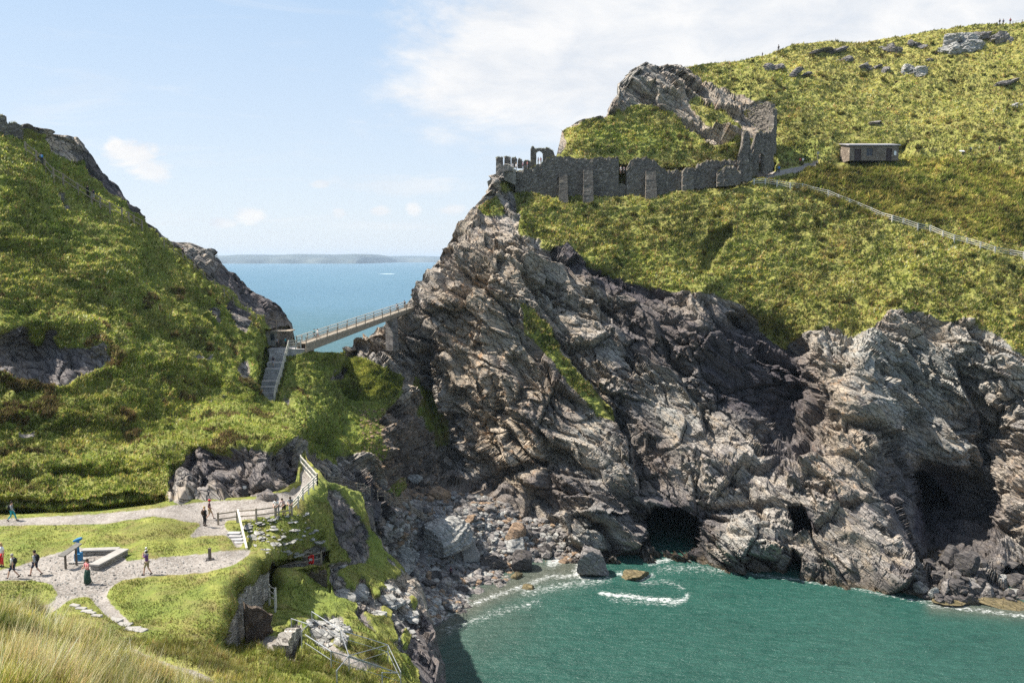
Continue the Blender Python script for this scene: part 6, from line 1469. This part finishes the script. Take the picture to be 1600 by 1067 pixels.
scatter('headland_blocks', 'ground', 70, [(480, 972), (535, 968), (540, 1005), (500, 1012)], .3, 1.1, 'rock_pale', 'heap of pale rubble inside the tube railing', 'stones', 310, flat=.5)


def wall_tufts():
    """grass rooted on the broken tops of the ruined walls"""
    r = np.random.RandomState(77); pts = []
    for o in list(COL.objects):
        if o.type == 'MESH' and (o.name.startswith(('wall_face', 'curtain_wall', 'ruin_tower', 'ruin_pier', 'doorway_wall', 'retaining_wall', 'mossy_wall', 'merlon', 'gate_ruin'))):
            off = Vector(o.parent.location) + Vector(o.location) if o.parent else Vector((0, 0, 0))
            for p in o.data.polygons:
                if p.normal.z > .6 and p.area > .02:
                    vs = [o.data.vertices[i].co + off for i in p.vertices]
                    for _ in range(3):
                        if r.rand() < .62: a = r.rand(len(vs)); a /= a.sum(); q = Vector((0, 0, 0)); [q.__iadd__(v * float(w)) for v, w in zip(vs, a)]; pts.append(q)
    B = np.repeat(np.array(pts), 5, 0); n = len(B); B[:, :2] += r.normal(size=(n, 2)) * .10
    a = r.rand(n) * 6.28; side = np.stack([np.cos(a), np.sin(a), 0 * a], 1) * .06
    up = np.stack([r.normal(size=n) * .12 + .05, r.normal(size=n) * .12 - .08, .12 + .22 * r.rand(n)], 1)
    V = np.stack([B - side, B + side, B + up], 1).reshape(-1, 3)
    me = mesh_from('wall_top_grass', V, np.arange(len(V)).reshape(-1, 3), M_BLADE); c = np.array([(.16, .19, .04), (.24, .24, .07), (.20, .15, .07), (.30, .27, .12)])[r.randint(0, 4, n)]
    attr(me, 'tint', np.repeat(c, 3, 0)); tag(link('wall_top_grass', me), 'grass and weeds rooted along the broken tops of the old walls', 'grass', kind='stuff')


wall_tufts()
# ------------------------------------------------------------------ people
def joints(pose):
    J = dict(pel=(0, 0, .94), waist=(0, .0, 1.08), chest=(0, .01, 1.28), neck=(0, .0, 1.47), head0=(0, .02, 1.56), head1=(0, .02, 1.68),
             shL=(-.17, 0, 1.41), shR=(.17, 0, 1.41), elL=(-.23, -.03, 1.13), elR=(.23, -.03, 1.13), wrL=(-.22, .07, .90), wrR=(.22, .07, .90),
             hiL=(-.09, 0, .90), hiR=(.09, 0, .90), knL=(-.10, .02, .49), knR=(.10, .02, .49), anL=(-.10, -.02, .09), anR=(.10, -.02, .09), toL=(-.12, .15, .035), toR=(.12, .15, .035))
    if pose == 'walk': J.update(knL=(-.10, .20, .52), anL=(-.10, .30, .10), toL=(-.10, .47, .06), knR=(.10, -.04, .49), anR=(.10, -.34, .16), toR=(.10, -.22, .03), elL=(-.22, -.12, 1.15), wrL=(-.22, -.10, .92), elR=(.22, .06, 1.14), wrR=(.21, .24, .98))
    if pose == 'arms': J.update(elL=(-.22, .12, 1.18), wrL=(-.10, .30, 1.22), elR=(.22, .12, 1.18), wrR=(.08, .30, 1.16), knL=(-.10, .10, .50), anL=(-.10, .12, .09), toL=(-.11, .28, .035), knR=(.10, 0, .49), anR=(.10, -.12, .10), toR=(.11, .04, .03))
    if pose == 'lean': J.update(waist=(0, .06, 1.07), chest=(0, .17, 1.24), neck=(0, .27, 1.39), head0=(0, .33, 1.46), head1=(0, .38, 1.57), shL=(-.17, .24, 1.34), shR=(.17, .24, 1.34), elL=(-.22, .34, 1.08), elR=(.22, .34, 1.08), wrL=(-.14, .52, 1.02), wrR=(.14, .52, 1.02))
    if pose == 'carry': J.update(elL=(-.26, .10, 1.30), wrL=(-.15, .16, 1.52), elR=(.26, .10, 1.30), wrR=(.15, .16, 1.52), knL=(-.10, .14, .52), anL=(-.10, .20, .09), toL=(-.11, .37, .045), knR=(.10, -.02, .49), anR=(.10, -.26, .14), toR=(.10, -.12, .03))
    if pose == 'sit': J.update(knL=(-.12, .42, .92), knR=(.12, .42, .92), anL=(-.12, .46, .52), anR=(.12, .46, .52), toL=(-.12, .60, .46), toR=(.12, .60, .46), elL=(-.20, .14, 1.16), elR=(.20, .14, 1.16), wrL=(-.14, .34, 1.08), wrR=(.14, .34, 1.08))
    return {k: Vector(v) for k, v in J.items()}


def skin_obj(V, E, R, lvl=1):
    me = bpy.data.meshes.new('tmp'); me.from_pydata(V, E, []); o = link('tmp', me)
    md = o.modifiers.new('s', 'SKIN'); md.use_smooth_shade = True; md.branch_smoothing = .6
    for k, r in enumerate(R): me.skin_vertices[0].data[k].radius = (r, r * (.82 if r > .09 else 1)); me.skin_vertices[0].data[k].use_root = (k == 0)
    sb = o.modifiers.new('b', 'SUBSURF'); sb.levels = lvl; sb.render_levels = lvl
    return o


def chain_mesh(J, what):
    V, E, R = [], [], []
    def a(p, r, par=None):
        V.append(tuple(p)); R.append(r)
        if par is not None: E.append((par, len(V) - 1))
        return len(V) - 1
    L = lambda p, q, t: J[p].lerp(J[q], t)
    if what == 'body':
        p = a(J['pel'], .125); w = a(J['waist'], .112, p); c = a(J['chest'], .135, w); u = a(L('chest', 'neck', .75), .085, c); n = a(J['neck'], .052, u)
        h0 = a(J['head0'], .082, n); h1 = a(J['head1'], .092, h0); a(J['head1'] + Vector((0, -.01, .07)), .055, h1)
        f = (J['head1'] - J['neck']).normalized(); fw = Vector((0, 1, -.1))
        a(J['head0'].lerp(J['head1'], .35) + fw * .105, .014, h0)                       # nose
        for s in (-1, 1): a(J['head0'].lerp(J['head1'], .45) + Vector((s * .095, -.01, 0)), .014, h1)   # ears
        for S in 'LR':
            sh = a(J['sh' + S], .058, u); e0 = a(L('sh' + S, 'el' + S, .5), .048, sh); e = a(J['el' + S], .040, e0); f0 = a(L('el' + S, 'wr' + S, .35), .038, e); wr = a(J['wr' + S], .024, f0)
            d = (J['wr' + S] - J['el' + S]).normalized(); sd = d.cross(Vector((0, 1, .3))).normalized(); s = -1 if S == 'L' else 1; nn = d.cross(sd)
            pm = a(J['wr' + S] + d * .06, .028, wr)
            for q, (off, ln) in enumerate([(-.028, .070), (-.009, .082), (.010, .076), (.028, .058)]):
                k0 = a(J['wr' + S] + d * .085 + sd * off, .0095, pm); k1 = a(J['wr' + S] + d * (.085 + ln * .6) + sd * off * 1.2 + nn * .012, .0088, k0); a(J['wr' + S] + d * (.085 + ln * .95) + sd * off * 1.2 + nn * .032, .0075, k1)
            t0 = a(J['wr' + S] + d * .04 - sd * .036, .0105, pm); a(J['wr' + S] + d * .08 - sd * .055 + nn * .01, .009, t0)
            hi = a(J['hi' + S], .088, p); k0 = a(L('hi' + S, 'kn' + S, .5), .070, hi); kn = a(J['kn' + S], .052, k0); c0 = a(L('kn' + S, 'an' + S, .35), .053, kn); an = a(J['an' + S], .034, c0); a(J['to' + S], .030, an)
    if what == 'shirt':
        p = a(L('pel', 'waist', .2), .148); w = a(J['waist'], .140, p); c = a(J['chest'], .158, w); u = a(L('chest', 'neck', .72), .098, c)
        for S in 'LR': sh = a(J['sh' + S], .074, u); e0 = a(L('sh' + S, 'el' + S, .45), .062, sh); a(L('sh' + S, 'el' + S, .72), .058, e0)
    if what == 'jacket':
        p = a(L('pel', 'waist', .0), .156); w = a(J['waist'], .148, p); c = a(J['chest'], .165, w); u = a(L('chest', 'neck', .75), .104, c)
        for S in 'LR': sh = a(J['sh' + S], .078, u); e0 = a(L('sh' + S, 'el' + S, .5), .064, sh); e = a(J['el' + S], .054, e0); a(L('el' + S, 'wr' + S, .9), .038, e)
    if what in ('trousers', 'shorts'):
        p = a(L('pel', 'waist', .1), .140)
        for S in 'LR':
            hi = a(J['hi' + S], .104, p); k0 = a(L('hi' + S, 'kn' + S, .5), .086, hi); kn = a(L('hi' + S, 'kn' + S, .96), .070, k0)
            if what == 'trousers': c0 = a(L('kn' + S, 'an' + S, .35), .066, kn); a(L('kn' + S, 'an' + S, .92), .052, c0)
    if what == 'shoes':
        return None
    return V, E, R


PARTS = {}


def bake_people(poses):
    tmp = {}
    for ps in poses:
        J = joints(ps)
        for w in ('body', 'shirt', 'jacket', 'trousers', 'shorts'): tmp[(ps, w)] = skin_obj(*chain_mesh(J, w), lvl=1)
    bpy.context.view_layer.update(); dg = bpy.context.evaluated_depsgraph_get()
    for k, o in tmp.items():
        me = bpy.data.meshes.new_from_object(o.evaluated_get(dg)); me.name = 'person_' + k[1]; me.polygons.foreach_set('use_smooth', [True] * len(me.polygons)); me.materials.clear(); me.materials.append(None); PARTS[k] = me
    for o in tmp.values(): me = o.data; bpy.data.objects.remove(o); bpy.data.meshes.remove(me)
    for ps in poses:
        J = joints(ps); m = MB()
        for S in 'LR': m.tube([J['an' + S] + Vector((0, -.05, -.03)), J['an' + S].lerp(J['to' + S], .5) + Vector((0, 0, -.0)), J['to' + S]], [.048, .046, .036], 8)
        PARTS[(ps, 'shoes')] = m.mesh('shoes', None, True)
        h = J['head0'].lerp(J['head1'], .62) + Vector((0, -.018, .02))
        m = MB(); m.ell(h, (.098, .108, .105)); PARTS[(ps, 'hair')] = m.mesh('hair', None, True)
        m = MB(); m.ell(h, (.100, .112, .105)); m.ell(h + Vector((0, -.07, -.13)), (.075, .05, .15)); PARTS[(ps, 'long_hair')] = m.mesh('long_hair', None, True)
        m = MB(); m.ell(h + Vector((0, .005, .035)), (.108, .118, .085)); m.ell(h + Vector((0, .11, .015)), (.075, .07, .012)); PARTS[(ps, 'cap')] = m.mesh('cap', None, True)
        e = J['head0'].lerp(J['head1'], .5); m = MB()
        for s in (-1, 1): m.ell(e + Vector((s * .033, .078, .012)), (.012, .008, .009), 6, 4)
        m.ell(e + Vector((0, .078, -.065)), (.024, .010, .006), 6, 4); PARTS[(ps, 'face')] = m.mesh('face', None, True)
        c = J['chest'].lerp(J['waist'], .2); m = MB(); m.ell(c + Vector((0, -.21, -.01)), (.15, .10, .23), 10, 8)
        for s in (-1, 1): m.tube([c + Vector((s * .11, -.15, .16)), J['sh' + ('L' if s < 0 else 'R')] + Vector((-s * .05, 0, .075)), c + Vector((s * .12, .15, .05)), c + Vector((s * .13, .05, -.16)), c + Vector((s * .12, -.12, -.18))], .018, 6)
        PARTS[(ps, 'backpack')] = m.mesh('backpack', None, True)
        k = (J['knL'] + J['knR']) / 2; m = MB(); m.tube([J['pel'] + Vector((0, 0, .06)), J['pel'] + Vector((0, 0, -.10)), k, (J['anL'] + J['anR']) / 2 + Vector((0, 0, .03))], [.145, .185, .20, .25], 14); PARTS[(ps, 'skirt')] = m.mesh('skirt', None, True)


_cm = {}


def cmat(c):
    c = tuple(c)
    if c not in _cm: _cm[c] = pmat('fabric_%d' % len(_cm), c, .85, .15, 12)
    return _cm[c]


BLK, WHT, NAVY, GRY, RED, BLU, KHA, TEAL, PNK, DKG, PUR, TAN_, BRN = (.012, .012, .014), (.72, .71, .70), (.018, .022, .05), (.30, .31, .33), (.48, .03, .03), (.03, .20, .50), (.30, .25, .16), (.02, .28, .34), (.62, .22, .22), (.02, .055, .04), (.12, .05, .16), (.42, .30, .18), (.06, .035, .02)
HB, HBL, HG = (.02, .013, .009), (.42, .28, .12), (.30, .28, .26)


def person(p, face, label, pose='stand', top=('shirt', WHT), low=('trousers', NAVY), hair=('hair', HB), pack=None, h=1.72, shoes=BLK, group='visitors walking around the site', skin=None):
    e = empty('person', p, math.radians(face)); e.scale = (h / 1.77,) * 3; tag(e, label, 'person', group)
    def part(key, name, mat):
        o = link(name, PARTS[(pose, key)], e); o.material_slots[0].link = 'OBJECT' if len(o.material_slots) else 'OBJECT'; o.material_slots[0].material = mat; return o
    part('body', 'body', skin or M['skin']); part(top[0], top[0], cmat(top[1])); part(low[0], low[0], cmat(low[1])); part(hair[0], hair[0].replace('long_', ''), cmat(hair[1]))
    if hair[0] == 'cap': part('hair', 'hair', cmat(HB))
    part('face', 'face', cmat((.05, .02, .018))); part('shoes', 'shoes', cmat(shoes))
    if pack is not None: part('backpack', 'backpack', cmat(pack))
    return e


bake_people(['stand', 'walk', 'arms', 'lean', 'carry', 'sit'])
for k_, me_ in PARTS.items():
    if not me_.materials: me_.materials.append(None)
G, HL = 'ground', 'hills'
def gp(l, x, y): return ground(l, x, y)
# face: 0 looks away from the camera, 90 looks left, -90 looks right, 180 looks at the camera
person(gp(G, 20, 813), -80, 'person in grey top and turquoise trousers walking on the upper path at far left', 'walk', ('jacket', GRY), ('trousers', TEAL), pack=BLK)
person(gp(G, 4, 884), 160, 'fair haired person in white cut off by the left edge', 'stand', ('shirt', WHT), ('trousers', RED), ('long_hair', HBL))
person(gp(G, 22, 902), 95, 'person in white T shirt and navy shorts walking left with a shoulder bag', 'walk', ('shirt', (.60, .57, .55)), ('shorts', NAVY), ('hair', HG), pack=BLK)
person(gp(G, 57, 898), 88, 'person in long grey top and navy shorts with a black backpack', 'walk', ('jacket', GRY), ('shorts', NAVY), pack=BLK, h=1.8)
person(gp(G, 138, 911), 150, 'person in coral top and long dark patterned skirt with folded arms', 'arms', ('shirt', PNK), ('skirt', DKG), ('long_hair', BRN))
pc = person(gp(G, 231, 897), 80, 'adult in purple top and khaki shorts carrying a child on the shoulders', 'carry', ('shirt', PUR), ('shorts', KHA))
person(pc.location + Vector((0.0, 0, .92)), 80, 'small child in white sitting on the shoulders of the purple clad adult', 'sit', ('shirt', WHT), ('shorts', GRY), ('cap', WHT), h=1.0)
person(gp(G, 321, 820), -30, 'fair haired person in black with a dark shoulder bag by the fence end', 'stand', ('jacket', BLK), ('trousers', BLK), ('hair', HBL), pack=BRN, h=1.68)
person(gp(G, 329, 811), -70, 'person in red hat, dark top and tan shorts by the fence end', 'walk', ('shirt', (.06, .02, .03)), ('shorts', TAN_), ('cap', RED), h=1.75)
person(gp(G, 435, 805), 175, 'dark haired person in white leaning on the path fence, leftmost of three', 'lean', ('shirt', WHT), ('trousers', GRY))
person(gp(G, 445, 804), 170, 'person in pale pink and dark shorts, middle of three at the path fence', 'lean', ('shirt', (.62, .45, .42)), ('shorts', BLK))
person(gp(G, 455, 801), 190, 'person in grey and white, rightmost of three at the path fence', 'lean', ('shirt', GRY), ('trousers', (.45, .45, .48)), ('long_hair', HB))
person(at(427, 573, 129.2), 170, 'person in navy vest and pale shorts coming down the slate steps', 'walk', ('shirt', NAVY), ('shorts', (.45, .45, .48)))
person(at(433, 543, 135.4), 180, 'person in grey in the doorway of the kiosk', 'stand', ('shirt', GRY), ('trousers', BLK))
person(at(446, 542, 136.2), 90, 'person in teal beside the kiosk porch', 'stand', ('jacket', TEAL), ('trousers', BLK))
person(at(491, 529.5, 138.2), -60, 'person in teal at the lower end of the footbridge', 'walk', ('shirt', TEAL), ('trousers', NAVY))
person(at(496.5, 529.5, 138.0), -60, 'person in white at the lower end of the footbridge', 'walk', ('jacket', WHT), ('shorts', (.5, .32, .3)))
person(at(620, 487.2, 160.5), -60, 'person in grey near the top of the footbridge', 'walk', ('shirt', GRY), ('trousers', BLK), h=1.65)
person(at(632, 483.2, 162.5), 110, 'person in black at the island end of the footbridge', 'stand', ('jacket', BLK), ('trousers', BLK), h=1.8)
person(gp(HL, 66, 257), 40, 'person in blue bending forward on the hill steps', 'lean', ('jacket', (.10, .30, .55)), ('trousers', NAVY))
person(gp(HL, 137, 308), -20, 'person in black behind the railing halfway down the hill', 'stand', ('jacket', BLK), ('trousers', BLK))
person(gp(HL, 148, 315), -20, 'person with pale shorts behind the railing halfway down the hill', 'stand', ('jacket', NAVY), ('shorts', (.5, .5, .48)))
person(gp(HL, 287, 404), -40, 'dark clad person just below the crest of the left hill', 'stand', ('jacket', BLK), ('trousers', BLK))
person(gp(HL, 704, 899), 140, 'person in dark clothes standing on the shingle', 'stand', ('jacket', (.10, .04, .07)), ('trousers', BLK), h=1.75)
for x, y, Y, f, lb, ps, t, l, hr_ in [(801, 267, 183, 200, 'person in white nearest the white fence at the seaward corner', 'stand', ('shirt', WHT), ('shorts', GRY), ('hair', HB)), (807, 267, 183.2, 150, 'second person in white beside the parapet', 'stand', ('jacket', WHT), ('trousers', GRY), ('hair', HBL)),
                            (817, 265, 183.3, 90, 'person in maroon between the parapet and the doorway wall', 'stand', ('jacket', (.20, .02, .06)), ('trousers', BLK), ('hair', HB)), (824, 264, 184, 90, 'person in pink left of the doorway wall', 'stand', ('shirt', PNK), ('trousers', GRY), ('long_hair', HB)),
                            (841, 258, 187, 120, 'person in pink and white inside the ruined doorway', 'stand', ('shirt', (.65, .40, .42)), ('shorts', WHT), ('hair', HB)), (845, 258, 185, 200, 'person in red patterned top in front of the ruined doorway', 'stand', ('shirt', (.45, .15, .15)), ('shorts', (.6, .55, .5)), ('long_hair', BRN)),
                            (970, 272, 184, 180, 'person in white standing in the gap of the curtain wall', 'stand', ('shirt', WHT), ('shorts', (.5, .42, .4)), ('hair', HBL)), (975, 272, 184.2, 180, 'person in pale pink standing in the gap of the curtain wall', 'stand', ('shirt', (.62, .45, .45)), ('shorts', GRY), ('hair', HB)), (980, 271, 184.4, 170, 'person in orange at the right side of the gap', 'stand', ('shirt', (.55, .28, .15)), ('trousers', NAVY), ('hair', HB)),
                            (1037, 266, 185, 180, 'person in white looking over the low wall', 'stand', ('shirt', WHT), ('shorts', NAVY), ('hair', HB)), (1055, 268, 185.2, 180, 'person in pink looking over the low wall', 'stand', ('shirt', PNK), ('trousers', GRY), ('long_hair', HBL)), (1060, 267, 185.5, 160, 'person in cream looking over the low wall', 'stand', ('shirt', (.6, .56, .45)), ('trousers', BRN), ('hair', HB))]:
    person(at(x, y, Y - 0.6), f, lb, ps, t, l, hr_, group='visitors inside the ruins')
ip = 'visitors on the island'
person(gp(HL, 1217, 270), 170, 'person in bright blue jacket right of the tower', 'walk', ('jacket', BLU), ('trousers', BLK), ('cap', RED), h=1.9, group=ip)
person(gp(HL, 1250, 256), 10, 'person in red jacket walking beside one in white', 'walk', ('jacket', RED), ('trousers', BLK), group=ip)
person(gp(HL, 1255, 256), 10, 'person in white jacket walking beside one in red', 'walk', ('jacket', WHT), ('trousers', BLK), group=ip)
person(gp(HL, 1199, 268), 90, 'shaded person at the foot of the tower', 'lean', ('jacket', (.03, .04, .08)), ('trousers', BLK), group=ip)
person(gp(HL, 1515, 240), 60, 'person with a backpack reading the white panel', 'lean', ('jacket', (.06, .08, .06)), ('trousers', BLK), pack=GRY, group=ip)
person(gp(HL, 1560, 239), 0, 'person in dark red and black walking right of the white panel', 'walk', ('jacket', (.14, .03, .03)), ('trousers', BLK), group=ip)
for x, y, lb, hh, c in [(1192, 90, 'smaller figure of the two at the left of the skyline', 1.35, NAVY), (1217, 82, 'taller lone figure at the left of the skyline', 2.0, BLK), (1562, 40, 'leftmost of three walkers on the right skyline', 1.85, BLK), (1567, 40, 'middle of three walkers on the right skyline', 1.8, NAVY), (1579, 39, 'walker with a red bag, rightmost of three on the skyline', 1.85, (.10, .02, .03))]:
    g_ = gp(HL, x, y + 1) + Vector((0, 0, .25)); person(g_, 100, lb, 'walk', ('jacket', c), ('trousers', BLK), h=hh, group=ip, pack=RED if 'red bag' in lb else None)
for x, y, lb in [(1104, 148, 'left of two small figures behind the tumbled field wall'), (1113, 150, 'right of two small figures behind the tumbled field wall')]:
    person(gp(HL, x, y - 1) + Vector((0, 1.5, .3)), 90, lb, 'stand', ('jacket', BLK), ('trousers', BLK), group=ip)
